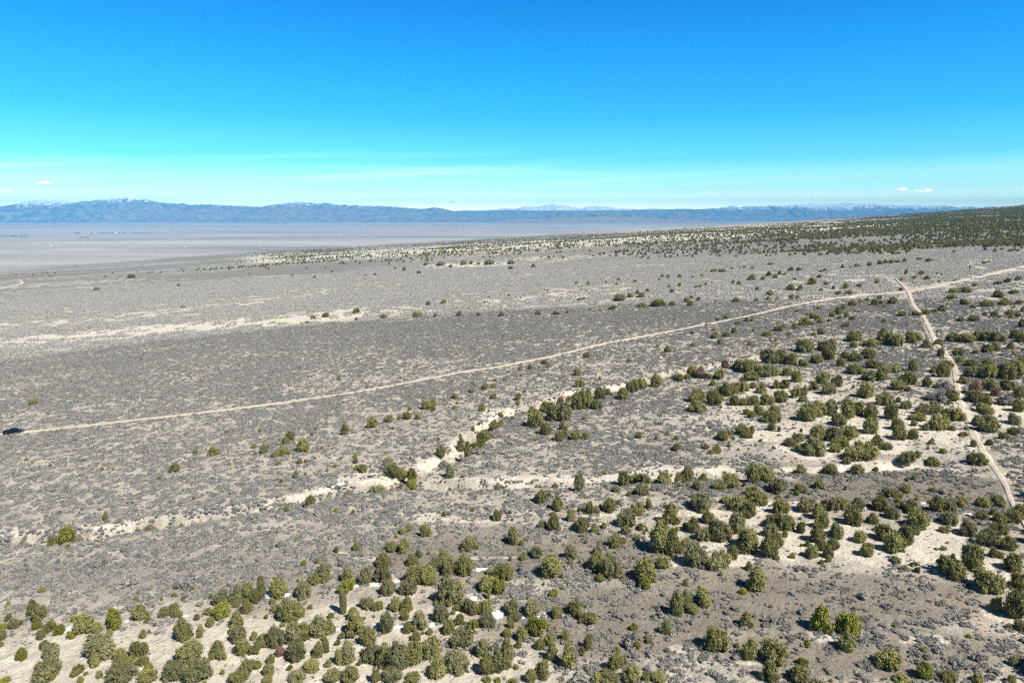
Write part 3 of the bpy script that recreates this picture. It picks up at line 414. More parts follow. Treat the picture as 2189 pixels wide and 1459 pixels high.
# the ranges
m, nt, N, L, b = newmat('mountain_rock'); M['mount'] = m
P = pos(N, L); sn = attr(N, 'snow').outputs['Fac']; br = attr(N, 'brown').outputs['Fac']
n1 = noise(N, L, pos(N, L, (.0035, .0035, .006)), 1.0, 7, .65)
c = mixc(N, L, rng_(N, L, n1, .40, .60), (0.03, 0.035, 0.028), (0.28, 0.24, 0.19))
c = mixc(N, L, br, c, (0.30, 0.22, 0.17))
s = rng_(N, L, mth(N, L, 'ADD', mth(N, L, 'MULTIPLY', sn, .66), mth(N, L, 'MULTIPLY', mth(N, L, 'SUBTRACT', noise(N, L, pos(N, L, (.005, .005, .008)), 1.0, 6, .72), .5), 2.6)), .40, .60)
c = mixc(N, L, s, c, (0.88, 0.90, 0.93)); L.new(c, b.inputs['Base Color'])

def plain(name, col, rough=.5, spec=.5, metal=0.0, coat=0.0):
    m, nt, N, L, b = newmat(name)
    P = pos(N, L); c = mixc(N, L, noise(N, L, P, 3.0, 3, .6), tuple(k * .82 for k in col), tuple(min(1, k * 1.12) for k in col)); L.new(c, b.inputs['Base Color'])
    b.inputs['Roughness'].default_value = rough; b.inputs['Specular IOR Level'].default_value = spec; b.inputs['Metallic'].default_value = metal; b.inputs['Coat Weight'].default_value = coat
    return m
M['paint'] = plain('dark_navy_paint', (0.006, 0.009, 0.016), .3, .5, 0.2, .8)
M['glass'] = plain('dark_glass', (0.015, 0.02, 0.03), .08, .7)
M['rubber'] = plain('tyre_rubber', (0.02, 0.02, 0.02), .9, .2)
M['rim'] = plain('grey_alloy', (0.35, 0.35, 0.36), .35, .5, .8)
M['black'] = plain('black_trim', (0.015, 0.015, 0.017), .6, .4)
M['lamp'] = plain('clear_lamp', (0.85, 0.88, 0.9), .15, .8)
M['red'] = plain('red_lamp', (0.35, 0.02, 0.02), .25, .6)
M['plate'] = plain('white_plate', (0.75, 0.75, 0.72), .5, .4)
M['white_wall'] = plain('white_siding', (0.82, 0.81, 0.78), .8, .2)
M['tin'] = plain('tin_roof', (0.70, 0.70, 0.70), .5, .4)
M['dark_wall'] = plain('brown_siding', (0.18, 0.13, 0.10), .8, .2)
# ------------------------------------------------------------ the ground, one sheet to the horizon
ang = np.concatenate([np.arange(-180, -46, 2.0), np.arange(-46, -41, .5), np.arange(-41, 41.01, 0.13), np.arange(41.5, 46, .5), np.arange(46, 180, 2.0)])
ang = np.radians(ang)
rad = [0.5]
while rad[-1] < 44500:
    r = rad[-1]; k = 1.25 if r < 55 else 1.0042 if r < 700 else 1.008 if r < 5000 else 1.03
    rad.append(r * k)
rad = np.array(rad); nA, nR = len(ang), len(rad)
A, RR = np.meshgrid(ang, rad); gx = (RR * np.sin(A)).ravel(); gy = (RR * np.cos(A)).ravel()
gz = H(gx, gy)
px, py, sand, litter, dens = masks(gx, gy, gz)
gd = np.hypot(gx, gy)
k = np.arange(nR - 1)[:, None] * nA; c = np.arange(nA)[None, :]; c2 = (c + 1) % nA
F = np.stack([k + c, k + c2, k + nA + c2, k + nA + c], -1).reshape(-1, 4)[:, ::-1]
far = sstep(900, 1300, gd)
valley = sstep(-215, -285, gz) * 1.0 if False else sstep(215, 285, -gz)
me = mesh_np('ground', np.stack([gx, gy, gz + CZ], 1), F, M['soil'], True, {'sand': sand, 'litter': litter, 'cover': dens, 'far': far, 'valley': valley})
print('ground', len(gx), nA, nR)
tag(obj('ground', me), kind='structure')

# ------------------------------------------------------------ dirt roads
def smooth_line(P, step=1.2):
    P = np.asarray(P, float); out = [P[0]]
    Q = np.vstack([2 * P[0] - P[1], P, 2 * P[-1] - P[-2]])
    for i in range(1, len(Q) - 2):
        a, b_, c_, d = Q[i - 1], Q[i], Q[i + 1], Q[i + 2]; n = max(2, int(np.hypot(*(c_ - b_)) / step))
        for t in np.linspace(0, 1, n + 1)[1:]:
            out.append(.5 * ((2 * b_) + (-a + c_) * t + (2 * a - 5 * b_ + 4 * c_ - d) * t * t + (-a + 3 * b_ - 3 * c_ + d) * t ** 3))
    return np.array(out)
def road(name, P, width, mat, lift=.05, seed=0, fade=0, label=None):
    C = smooth_line(poly_pts(P)); n = len(C); t = np.gradient(C, axis=0); t /= np.linalg.norm(t, axis=1)[:, None] + 1e-9; nn = np.stack([-t[:, 1], t[:, 0]], 1)
    s = np.arange(n) * 1.2; V = []; ac = []; cols = np.linspace(-1, 1, 7)
    for q in cols:
        jit = (vnoise(s / 2.5, s * 0 + q, seed + 5 + (q > 0)) - .5) * .7 * abs(q) + (vnoise(s / 25, s * 0, seed) - .5) * .5 * q
        wv = width / 2 * np.minimum(1, .25 + np.minimum(s, s[-1] - s) / max(fade, .01))
        p = C + nn * (q * wv + jit * wv)[:, None]
        V.append(np.column_stack([p, H(p[:, 0], p[:, 1]) + CZ + (lift + .0007 * np.hypot(p[:, 0], p[:, 1])) * (1 - .9 * (abs(q) > .99))])); ac.append(np.full(n, q))
    V = np.concatenate(V); i = np.arange(n - 1); F = np.concatenate([np.stack([j * n + i, j * n + i + 1, (j + 1) * n + i + 1, (j + 1) * n + i], 1) for j in range(6)])[:, ::-1]
    o = obj(name, mesh_np(name, V, F, mat, True, {'across': np.concatenate(ac)})); tag(o, kind='structure'); return C
MAIN = [(-160, 940), (-60, 934), (0, 928), (30, 925), (75, 921), (250, 902), (480, 876), (740, 841), (900, 812), (1000, 793), (1070, 783), (1200, 757), (1300, 733), (1380, 718), (1460, 703), (1600, 675), (1700, 652), (1790, 637), (1870, 629), (1930, 624), (1965, 620), (2050, 601), (2120, 586), (2189, 570), (2290, 547)]
SIDE = [(1912, 596), (1924, 606), (1938, 621), (1948, 643), (1957, 660), (1973, 678), (1984, 700), (2000, 733), (2018, 754), (2036, 780), (2042, 800), (2046, 832), (2052, 858), (2064, 890), (2080, 925), (2092, 948), (2108, 975), (2132, 1008), (2145, 1030), (2158, 1060), (2170, 1090), (2200, 1140)]
C_main = road('dirt_road', MAIN, 2.1, M['road'], .09, 1)
C_side = road('dirt_track', SIDE, 2.0, M['road'], .12, 2, fade=60)
for i, (P, wd) in enumerate([([(1912, 596), (1885, 592), (1860, 590), (1800, 591)], 3.5), ([(-20, 901), (12, 899), (26, 897)], 1.6), ([(236, 913), (262, 909)], 1.2), ([(-10, 619), (25, 612), (46, 606), (44, 600), (38, 598)], 5),
                             ([(165, 614), (188, 615), (206, 620)], 5), ([(578, 543), (548, 552), (542, 558), (550, 561)], 9), ([(1500, 690), (1560, 640), (1590, 632)], 1.2)][:6]):
    road('faint_track', P, wd, M['track'] if i in (0,) else M['road'], .08, 10 + i, fade=12)

# ------------------------------------------------------------ mountain ranges across the valley
def mountains(name, Y, depth, sky, snow, brown, seed, foot, x0=-200, x1=2400, rough=.7, nu=900, nv=110, dark=1.0):
    U = np.linspace(x0, x1, nu); sx = [p[0] for p in sky]; sy = [p[1] for p in sky]
    crest = np.interp(U, sx, sy); t = np.linspace(0, 1, nv)
    snu = np.interp(U, [p[0] for p in snow], [p[1] for p in snow])
    bru = np.interp(U, [p[0] for p in brown], [p[1] for p in brown]) if brown else U * 0
    cp, sp = math.cos(R(PITCH)), math.sin(R(PITCH))
    rows = []; SN = []; BR = []
    for v in t:
        y = Y + depth * v
        uu = (U - 1094.5) / FPX; vv = (crest - 729.5) / FPX
        k = Y * 1.0 + depth * .6
        x = uu / (cp - vv * sp) * k * (1 + .0 * v); hc = (-sp - vv * cp) / (cp - vv * sp) * k     # crest height at the ridge line
        shape = np.where(v < .6, (v / .6), 1 - (v - .6) / .4 * 1.0)
        shape = shape ** 1.25 if v < .6 else max(shape, 0) ** .8
        X = x / 1000.0
        rid = 1 - np.abs(2 * fbm(X * .6 + seed, np.full(nu, v * 2.2) + X * .15, seed, 5, .55) - 1) * 2.2
        rid2 = 1 - np.abs(2 * fbm(X * 2.2 + seed, np.full(nu, v * 3.0), seed + 9, 4, .6) - 1) * 2
        b = -300.0; span = hc - b
        amp = math.sin(math.pi * min(1, v / .6)) if v < .6 else 0.0
        det = (rid2 - .5) * .05 * rough
        h = b + span * (shape * (1 + det) + amp * (rid * .20 + rid2 * .08 - .12) * rough * 2)
        h = np.maximum(h, b - 25 - 5 * (v < .02)) if v > 0 else np.full(nu, b - 60.)
        rows.append(np.column_stack([x, np.full(nu, y) + (fbm(X * .4, X * 0 + 3, seed + 3, 3) - .5) * depth * .35 * (v > 0), h + CZ]))
        q = (h - b) / np.maximum(span, 50)
        SN.append(np.clip((q - (1.02 - .62 * snu)) * 2.6 + .4, 0, 1.35) * (snu > .02)); BR.append(bru * (1 - sstep(.5, .9, q)) * .8)
    V = np.concatenate(rows); k = np.arange(nv - 1)[:, None] * nu; c = np.arange(nu - 1)[None, :]
    F = np.stack([k + c, k + c + 1, k + nu + c + 1, k + nu + c], -1).reshape(-1, 4)
    o = obj(name, mesh_np(name, V, F, M['mount'], True, {'snow': np.concatenate(SN), 'brown': np.concatenate(BR)})); tag(o, kind='structure')
LEFT = [(-250, 432), (-60, 438), (0, 440), (14, 441), (20, 440), (50, 436), (75, 431), (90, 428), (110, 427), (140, 429), (160, 432), (172, 429), (190, 431), (205, 428), (230, 428), (250, 426), (270, 423), (285, 422), (300, 425), (318, 426), (340, 432), (370, 435), (385, 433), (400, 438), (440, 436), (480, 439), (520, 440), (548, 442), (575, 438), (600, 434), (640, 431), (665, 433), (680, 436), (695, 433), (720, 437), (740, 437), (790, 440), (805, 439), (830, 441), (870, 444), (895, 446), (925, 443), (945, 446), (970, 451), (1000, 456), (1040, 461), (1100, 468), (1160, 474), (1200, 476)]
mountains('mountain_range', 27000, 7000, LEFT, [(-250, .5), (0, .5), (30, .0), (70, .05), (90, .55), (160, .55), (180, .2), (230, .18), (260, .42), (300, .42), (330, .12), (550, .1), (590, .3), (630, .4), (670, .32), (690, .1), (720, .3), (800, .16), (860, .05), (1200, 0)], [(-250, 0), (280, 0), (330, .5), (560, .3), (600, .5), (1000, .2)], 5, 468, -300, 1210)
CENT = [(850, 455), (960, 452), (1000, 450), (1040, 451), (1070, 449), (1110, 449), (1150, 450), (1250, 450), (1330, 449), (1380, 448), (1420, 447), (1460, 446), (1480, 447), (1500, 447), (1530, 445), (1550, 442), (1562, 439), (1580, 442), (1600, 440), (1625, 441), (1640, 438), (1660, 440), (1685, 438), (1700, 436), (1722, 438), (1735, 434), (1760, 436), (1775, 434), (1800, 435), (1815, 432), (1835, 436), (1860, 435), (1885, 438), (1905, 438), (1930, 439), (1950, 437), (1975, 440), (2000, 439), (2040, 443), (2080, 441), (2110, 443), (2122, 439), (2150, 444), (2250, 445), (2420, 450)]
mountains('mountain_range', 34000, 6000, CENT, [(850, 0), (1400, .05), (1500, .1), (1560, .5), (1640, .4), (1700, .55), (1730, .75), (1800, .75), (1850, .6), (1880, .5), (1960, .55), (2000, .4), (2080, .3), (2122, .6), (2200, .3)], [(850, 0), (1080, .3), (1300, .4), (1500, .2), (2000, 0)], 17, 472, 840, 2450)
SNOWY = [(940, 462), (1020, 449), (1060, 447), (1085, 444), (1100, 446), (1125, 441), (1150, 441), (1168, 437), (1180, 436), (1195, 438), (1210, 439), (1228, 443), (1243, 445), (1258, 441), (1275, 440), (1290, 441), (1300, 442), (1320, 445), (1340, 445), (1370, 447), (1400, 445), (1430, 448), (1500, 455)]
mountains('snowy_mountains', 39000, 4500, SNOWY, [(940, .9), (1040, 2.2), (1350, 2.2), (1500, .9)], None, 29, 470, 940, 1500, .7, 420, 60)
FOOT = [(1040, 474), (1080, 467), (1120, 464), (1160, 465), (1180, 460), (1200, 459), (1240, 461), (1262, 458), (1284, 455), (1300, 458), (1330, 459), (1350, 457), (1380, 462), (1430, 464), (1500, 467), (1560, 474)]
mountains('brown_foothills', 24500, 2500, FOOT, [(0, 0), (2000, 0)], [(0, 1), (2400, 1)], 41, 474, 1040, 1560, .6, 300, 60)
# ------------------------------------------------------------ plants
def ico(sub):
    t = (1 + 5 ** .5) / 2
    V = np.array([(-1, t, 0), (1, t, 0), (-1, -t, 0), (1, -t, 0), (0, -1, t), (0, 1, t), (0, -1, -t), (0, 1, -t), (t, 0, -1), (t, 0, 1), (-t, 0, -1), (-t, 0, 1)], float)
    F = [(0, 11, 5), (0, 5, 1), (0, 1, 7), (0, 7, 10), (0, 10, 11), (1, 5, 9), (5, 11, 4), (11, 10, 2), (10, 7, 6), (7, 1, 8), (3, 9, 4), (3, 4, 2), (3, 2, 6), (3, 6, 8), (3, 8, 9), (4, 9, 5), (2, 4, 11), (6, 2, 10), (8, 6, 7), (9, 8, 1)]
    V = [v / np.linalg.norm(v) for v in V]
    for _ in range(sub):
        c = {}; G = []
        def mid(a, b):
            k = (min(a, b), max(a, b))
            if k not in c:
                p = V[a] + V[b]; V.append(p / np.linalg.norm(p)); c[k] = len(V) - 1
            return c[k]
        for a, b, d in F:
            ab, bd, da = mid(a, b), mid(b, d), mid(d, a); G += [(a, ab, da), (b, bd, ab), (d, da, bd), (ab, bd, da)]
        F = G
    return np.array(V), np.array(F)
ICO1 = ico(1); ICO2 = ico(2)
def rot_basis(n, r):
    """random frames whose third axis is n"""
    a = np.cross(n, r.normal(size=n.shape)); a /= np.linalg.norm(a, axis=1)[:, None] + 1e-9; return a, np.cross(n, a)
def sprays(P, Nn, size, r, asp=(1.0, 2.2), jit=.7):
    """one small triangle-pair leaf spray at every point"""
    n = Nn + r.normal(size=Nn.shape) * jit; n /= np.linalg.norm(n, axis=1)[:, None] + 1e-9
    a, b = rot_basis(n, r); s = size * r.uniform(.6, 1.35, len(P))[:, None]; k = r.uniform(*asp, len(P))[:, None]
    up = np.array([0, 0, 1.0]); b = b + up * .5
    V = np.stack([P - a * s * .5 - b * s * k * .4, P + a * s * .5 - b * s * k * .4 * r.uniform(.5, 1, len(P))[:, None], P + a * s * .35 + b * s * k * .6, P - a * s * .3 + b * s * k * .45], 1)
    F = np.arange(len(P) * 4).reshape(-1, 4); return V.reshape(-1, 3), F
def crown(seed, form, nt, leaves, lsize, core=.6):
    """unit crown: width 1, height 1; tufts packed through an outline, each a rough solid lump bristling with sprays"""
    r = np.random.default_rng(seed); VV = []; FT = []; FQ = []; T = []; n0 = 0
    lobes = {'round': [(0, 0, .46, .98)], 'egg': [(0, 0, .44, 1.0)], 'cone': [(0, 0, .47, 1.0)], 'broad': [(-.22, .05, .3, .92), (.2, -.1, .3, .85), (.02, .18, .28, 1.0), (.0, -.22, .26, .7)],
             'open': [(-.2, .12, .26, .95), (.22, .05, .26, .8), (-.05, -.2, .28, .72), (.1, .24, .22, 1.0), (-.3, -.1, .18, .6)], 'twin': [(-.16, 0, .32, 1.0), (.2, .06, .27, .78)], 'column': [(0, 0, .42, 1.0)]}[form]
    lobes = [(a + r.normal() * .025, b + r.normal() * .025, c * r.uniform(.93, 1.07), d) for a, b, c, d in lobes]
    wsum = sum(l[2] ** 2 * l[3] for l in lobes)
    for (lx, ly, lr, lh) in lobes:
        m = max(5, int(nt * lr * lr * lh / wsum))
        for i in range(m):
            h = r.uniform(0.03, 1) ** .9
            if form == 'cone': prof = (1 - h) ** .7 * min(1, .55 + h * 3)
            elif form in ('egg', 'column'): prof = math.sqrt(max(0, 1 - ((h - .36) / .66) ** 2))
            else: prof = math.sqrt(max(0, 1 - ((h - .42) / .62) ** 2)) ** .9
            th = r.uniform(0, 2 * math.pi); ph = th * 1.0; q = r.uniform(.25, 1) ** .5 * (.40 + .86 * float(fbm(np.array(math.cos(th) * 1.3 + seed), np.array(math.sin(th) * 1.3 + h * 2.2), seed, 2)))
            c = np.array([lx + math.cos(th) * lr * prof * q, ly + math.sin(th) * lr * prof * q, h * lh * (.78 + .24 * float(fbm(np.array(th * .9 + 3.), np.array(q * 1.0 + seed), seed + 4, 2)))])
            if form == 'open' and r.random() < .34: continue
            tr = r.uniform(.060, .125) * (.8 + .5 * prof) * (1.15 if form in ('round', 'egg') else 1)
            hz = tr * r.uniform(1.2, 2.3)
            V, F = ICO1; V = V * np.array([tr, tr, hz]) * core * (1 + r.normal(size=(len(V), 1)) * .16)
            lean = np.array([c[0] - lx, c[1] - ly, 0]) * .5; V = V + V[:, 2:] * lean; tint = r.uniform(0, 1) ** 1.2 * .8
            VV.append(V + c); FT.append(F + n0); n0 += len(V); T.append(np.full(len(V), tint * .7))
            k = max(6, leaves // nt); d = r.normal(size=(k, 3)); d[:, 2] = d[:, 2] * .9 + .25; d /= np.linalg.norm(d, axis=1)[:, None]
            P = d * np.array([tr, tr, hz]) * r.uniform(.7, 1.42, (k, 1)); P = P + P[:, 2:] * lean + c; P[:, 2] = np.maximum(P[:, 2], .01)
            V, F = sprays(P, d, lsize, r); VV.append(V); FQ.append(F + n0); n0 += len(V); T.append(np.repeat(np.clip(tint + r.normal(size=k) * .34 + .14, 0, 1), 4))
    V = np.concatenate(VV); V[:, 2] = np.maximum(V[:, 2], 0.0)
    s = max(np.percentile(np.abs(V[:, :2]), 99.5) * 2, .1); V[:, :2] /= s; V[:, 2] /= np.percentile(V[:, 2], 99.8)
    me = mesh_np('juniper_crown', V, [np.concatenate(FT), np.concatenate(FQ)], M['o'], False, {'tint': np.concatenate(T)})
    return me
def trunk_mesh(seed, form):
    r = np.random.default_rng(seed + 900); m = MB()
    n = {'round': 3, 'egg': 2, 'cone': 1, 'broad': 6, 'open': 7, 'twin': 4, 'column': 2}[form]
    for i in range(n):
        th = r.uniform(0, 6.28); sp = r.uniform(.1, .36) if n > 2 else .06; hh = r.uniform(.5, .85)
        P = [np.array([math.cos(th) * .02, math.sin(th) * .02, -.06])]
        for k in range(1, 6):
            t = k / 5; P.append(np.array([math.cos(th) * sp * t ** 1.2, math.sin(th) * sp * t ** 1.2, hh * t]) + r.normal(size=3) * .018)
        m.tube(P, np.linspace(.045, .008, 6) * (1.3 if n < 3 else 1), 5)
        for q in range(2):
            a = P[2 + q]; d = r.normal(size=3) * .12; d[2] = abs(d[2]) + .1; m.tube([a, a + d * .6, a + d + r.normal(size=3) * .03], [.016, .011, .004], 4)
    V = np.concatenate(m.V); return mesh_np('juniper_trunk', V, [np.concatenate(f) for f in m.F.values()], M['bark'], False, {'tint': r.uniform(0, 1, len(V))})
FORMS = ['round', 'round', 'egg', 'egg', 'cone', 'cone', 'broad', 'broad', 'open', 'open', 'twin', 'column']
CROWNS = []; TRUNKS = []
for i, f in enumerate(FORMS):
    big = f in ('broad', 'open')
    CROWNS.append(crown(100 + i, f, 150 if big else 105, 5200 if big else 3800, .032 if big else .042)); TRUNKS.append(trunk_mesh(i, f))
def bare_crown(seed):
    r = np.random.default_rng(seed); m = MB()
    for i in range(26):
        th = r.uniform(0, 6.28); el = r.uniform(.3, 1.45); d = np.array([math.cos(th) * math.cos(el) * .5, math.sin(th) * math.cos(el) * .5, math.sin(el) * .95])
        a = np.zeros(3); b = d * .55 + r.normal(size=3) * .03; c = d + r.normal(size=3) * .06; m.tube([a, b, c], [.016, .011, .005], 4)
        for q in range(9):
            s = a + (c - a) * r.uniform(.35, 1); e = s + (r.normal(size=3) * .10 + d * .1); m.tube([s, e], [.008, .003], 3)
    V = np.concatenate(m.V); V[:, 2] = np.maximum(V[:, 2], 0); return mesh_np('bare_branches', V, [np.concatenate(f) for f in m.F.values()], M['x'], False, {'tint': r.uniform(0, 1, len(V))})
BARE = [bare_crown(1), bare_crown(2)]

def bush(seed, nsp, size, flat=1.0):
    """a sage clump: several rough mounds of twigs, one unit across"""
    r = np.random.default_rng(seed); VV = []; FT = []; FQ = []; T = []; n0 = 0
    for i in range(r.integers(3, 6)):
        c = np.array([r.normal() * .17, r.normal() * .17, .16]); s = r.uniform(.12, .23)
        V, F = ICO1; V = V * np.array([s, s, s * .8 * flat]) * (1 + r.normal(size=(len(V), 1)) * .2) + c; V[:, 2] = np.maximum(V[:, 2], -.02)
        tint = r.uniform(0, .6); VV.append(V); FT.append(F + n0); n0 += len(V); T.append(np.full(len(V), tint * .6))
        k = nsp // 4; d = r.normal(size=(k, 3)); d[:, 2] = np.abs(d[:, 2]); d /= np.linalg.norm(d, axis=1)[:, None]
        P = d * np.array([s, s, s * flat]) * r.uniform(.85, 1.5, (k, 1)) + c
        V, F = sprays(P, d, size, r, (1.2, 2.8), .9); VV.append(V); FQ.append(F + n0); n0 += len(V); T.append(np.repeat(np.clip(tint + r.uniform(-.1, .6, k), 0, 1), 4))
    return mesh_np('sagebrush', np.concatenate(VV), [np.concatenate(FT), np.concatenate(FQ)], M['sage'], False, {'tint': np.concatenate(T)})
SAGE = [bush(200 + i, 150, .075) for i in range(8)]
def bush_patch(seed):
    """far off: nine plants of one square patch in a single mesh"""
    r = np.random.default_rng(seed); VV = []; FF = []; T = []; n0 = 0
    for i in range(16):
        s = r.uniform(.45, .8); V, F = ICO1 if False else ico(0)
        V = V * np.array([s, s, s * .7]) * (1 + r.normal(size=(len(V), 1)) * .22) + np.array([r.uniform(-4, 4), r.uniform(-4, 4), .22]); VV.append(V); FF.append(F + n0); n0 += len(V); T.append(np.full(len(V), r.uniform(0, .8)))
    return mesh_np('sagebrush_patch', np.concatenate(VV), np.concatenate(FF), M['sage'], False, {'tint': np.concatenate(T)})
# ------------------------------------------------------------ setting the junipers
def scatter(name, P, scl, rot, idx, protos, kind='stuff', zs=None):
    """ONE object for the plants past counting: points that carry one of the prototypes each"""
    P = np.asarray(P, float)
    me = mesh_np(name, P, [np.zeros((0, 3), int)] , None, False) if False else bpy.data.meshes.new(name)
    me.vertices.add(len(P)); me.vertices.foreach_set('co', P.astype(np.float32).ravel())
    for k, v, t in (('scl', scl, 'FLOAT_VECTOR'), ('rot', rot, 'FLOAT'), ('idx', idx, 'INT')):
        a = me.attributes.new(k, t, 'POINT'); a.data.foreach_set('vector' if t == 'FLOAT_VECTOR' else 'value', np.asarray(v, np.int32 if t == 'INT' else np.float32).ravel())
    o = obj(name, me); tag(o, kind=kind)
    ng = bpy.data.node_groups.new(name, 'GeometryNodeTree'); ng.interface.new_socket('Geometry', in_out='INPUT', socket_type='NodeSocketGeometry'); ng.interface.new_socket('Geometry', in_out='OUTPUT', socket_type='NodeSocketGeometry')
    n = ng.nodes; l = ng.links; gi = n.new('NodeGroupInput'); go = n.new('NodeGroupOutput'); ip = n.new('GeometryNodeInstanceOnPoints'); jn = n.new('GeometryNodeJoinGeometry')
    for p in reversed(protos):
        oi = n.new('GeometryNodeObjectInfo'); oi.transform_space = 'ORIGINAL'; oi.inputs['Object'].default_value = p; oi.inputs['As Instance'].default_value = True; l.new(oi.outputs['Geometry'], jn.inputs[0])
    def na(nm, t):
        q = n.new('GeometryNodeInputNamedAttribute'); q.data_type = t; q.inputs[0].default_value = nm; return q.outputs[0]
    cx = n.new('ShaderNodeCombineXYZ'); l.new(na('rot', 'FLOAT'), cx.inputs[2])
    l.new(gi.outputs[0], ip.inputs['Points']); l.new(jn.outputs[0], ip.inputs['Instance']); ip.inputs['Pick Instance'].default_value = True
    l.new(na('idx', 'INT'), ip.inputs['Instance Index']); l.new(cx.outputs[0], ip.inputs['Rotation']); l.new(na('scl', 'FLOAT_VECTOR'), ip.inputs['Scale']); l.new(ip.outputs[0], go.inputs[0])
    md = o.modifiers.new('scatter', 'NODES'); md.node_group = ng
    return o

raw = read_trees(); trees = []
r = np.random.default_rng(77)
for (cx, by, tw, th, k) in raw:
    g = at(cx, by); dep = math.atan2(-g[2], math.hypot(g[0], g[1])); dist = np.linalg.norm(g)
    f = g[1] * math.cos(R(PITCH)) - g[2] * math.sin(R(PITCH)); W = tw * f / FPX
    cy = by - .30 * tw * math.sin(dep)
    g = at(cx, cy); Hm = max((th - .32 * tw * math.sin(dep)) * f / FPX / math.cos(dep), .5 * W, .5)
    trees.append(dict(px=cx, py=by, w=W, h=Hm, k=k, x=g[0], y=g[1], z=float(H(g[0], g[1])) + CZ - .03, area=tw * th, pw=tw, ph=th))
live = sorted([t for t in trees if t['k'] not in 'dx'], key=lambda t: -t['area'])
IND = live[:300]; REST = live[300:]; DEAD = [t for t in trees if t['k'] in 'dx']
def form_of(t):
    a = t['h'] / t['w']; u = r.random()
    if a > 1.35: return r.choice([11, 4, 5, 2]) if u < .9 else 3
    if a > 1.0: return r.choice([2, 3, 4, 5, 0, 10]) if t['w'] < 4 else r.choice([2, 3, 10, 6])
    if a > .78: return r.choice([0, 1, 2, 10, 6]) if t['k'] != 'g' else r.choice([8, 9, 6])
    return r.choice([6, 7, 8, 9]) if t['w'] > 3 else r.choice([0, 1, 6])
def jun(name, me_c, me_t, t, mat, rot, f=0.98):
    e = obj(name, None, None, (t['x'], t['y'], t['z'])); e.empty_display_size = .5; e.rotation_euler = (0, 0, rot)
    s = (t['w'] * f, t['w'] * f, t['h'] * 1.04)
    c = obj('crown', me_c, e); c.scale = s; c.material_slots[0].link = 'OBJECT'; c.material_slots[0].material = mat
    if me_t:
        b_ = obj('trunk', me_t, e); b_.scale = s
    return e
for t in IND:
    fi = int(form_of(t)); t['form'] = FORMS[fi]
    e = jun('juniper', CROWNS[fi], TRUNKS[fi], t, M[t['k']], r.uniform(0, 6.28)); t['o'] = e
for t in DEAD:
    if t['k'] == 'd':
        e = jun('dead_juniper', CROWNS[int(r.choice([0, 1, 2, 8]))], TRUNKS[0], t, M['d'], r.uniform(0, 6.28))
    else:
        e = jun('bare_shrub', BARE[int(r.integers(2))], None, t, M['x'], r.uniform(0, 6.28))
        e.children[0].name = 'branches'
        b_ = obj('twigs', SAGE[3], e); b_.scale = (t['w'] * 1.1, t['w'] * 1.1, t['h'] * 1.3); b_.material_slots[0].link = 'OBJECT'; b_.material_slots[0].material = M['x']
    t['o'] = e
protoC = []
seen = set()
for t in IND:                                # crowns of real trees serve as the prototypes of the far ones
    c = next(q for q in t['o'].children if q.name.startswith('crown'))
    key = (c.data.name, t['k'])
    if key in seen: continue
    seen.add(key); protoC.append((c, c.data.name, t['k']))
okc = [i for i, p in enumerate(protoC) if p[2] == 'o']; gkc = [i for i, p in enumerate(protoC) if p[2] == 'g']; ykc = [i for i, p in enumerate(protoC) if p[2] == 'y']
pick = {'o': okc, 'g': gkc, 'y': ykc}
P = [(t['x'], t['y'], t['z']) for t in REST]; SC = [(t['w'] * 1.08, t['w'] * 1.08, t['h']) for t in REST]; IX = [int(r.choice(pick[t['k']])) for t in REST]
# the belts of the far slopes, and seedlings and stragglers among the rest
n = 420000
th = np.radians(r.uniform(-42, 42, n)); rr = np.sqrt(r.uniform(700 ** 2, 5600 ** 2, n)); fx, fy = rr * np.sin(th), rr * np.cos(th); fz = H(fx, fy); qx, qy = proj(fx, fy, fz)
fo = forest(qx, qy) * np.clip(.25 + 1.5 * fbm(fx / 60, fy / 45, 91, 3), 0, 1.3) * sstep(.26, .5, fbm(fx / 160 + 9, fy / 110, 95, 3) + .1 * sstep(1500, 1900, qx))
keep = r.random(n) < fo * (.62 + .6 * sstep(1500, 1800, qx))
fx, fy, fz = fx[keep], fy[keep], fz[keep]
print('far junipers', keep.sum())
for i in range(len(fx)):
    s = r.uniform(2.2, 4.8); P.append((fx[i], fy[i], fz[i] + CZ)); SC.append((s, s, s * r.uniform(.75, 1.1))); IX.append(int(r.choice(okc if r.random() < .7 else gkc)))
n = 5200                                     # seedlings: knee high, scattered through the groves
T_ = np.array([(t['x'], t['y']) for t in trees if t['y'] < 420]); q = T_[r.integers(len(T_), size=n // 8)] + r.normal(size=(n // 8, 2)) * 9
for x_, y_ in q:
    if y_ < 60: continue
    s = r.uniform(.4, 1.1); P.append((x_, y_, float(H(x_, y_)) + CZ)); SC.append((s, s, s * r.uniform(.8, 1.3))); IX.append(int(r.choice(okc + ykc)))
# the wood goes on past the edges of the photograph
n = 9000; th = np.radians(r.uniform(-52, 56, n)); rr = np.sqrt(r.uniform(58 ** 2, 420 ** 2, n)); x_ = rr * np.sin(th); y_ = rr * np.cos(th); z_ = H(x_, y_); qx, qy = proj(x_, y_, z_)
k_ = ((qx > 2225) | (qx < -40) | (qy > 1500)) & (r.random(n) < .55 * np.clip((fbm(x_ / 30, y_ / 30, 171, 3) - .42) * 6, 0, 1) * np.where(x_ > 0, 1, np.where(qy > 1300, 1, .08)))
for i in np.where(k_)[0]:
    s = r.uniform(1.8, 5.0); P.append((x_[i], y_[i], z_[i] + CZ)); SC.append((s, s, s * r.uniform(.75, 1.2))); IX.append(int(r.choice(okc if r.random() < .7 else gkc)))
scatter('juniper_woodland', P, SC, r.uniform(0, 6.28, len(P)), IX, [p[0] for p in protoC])

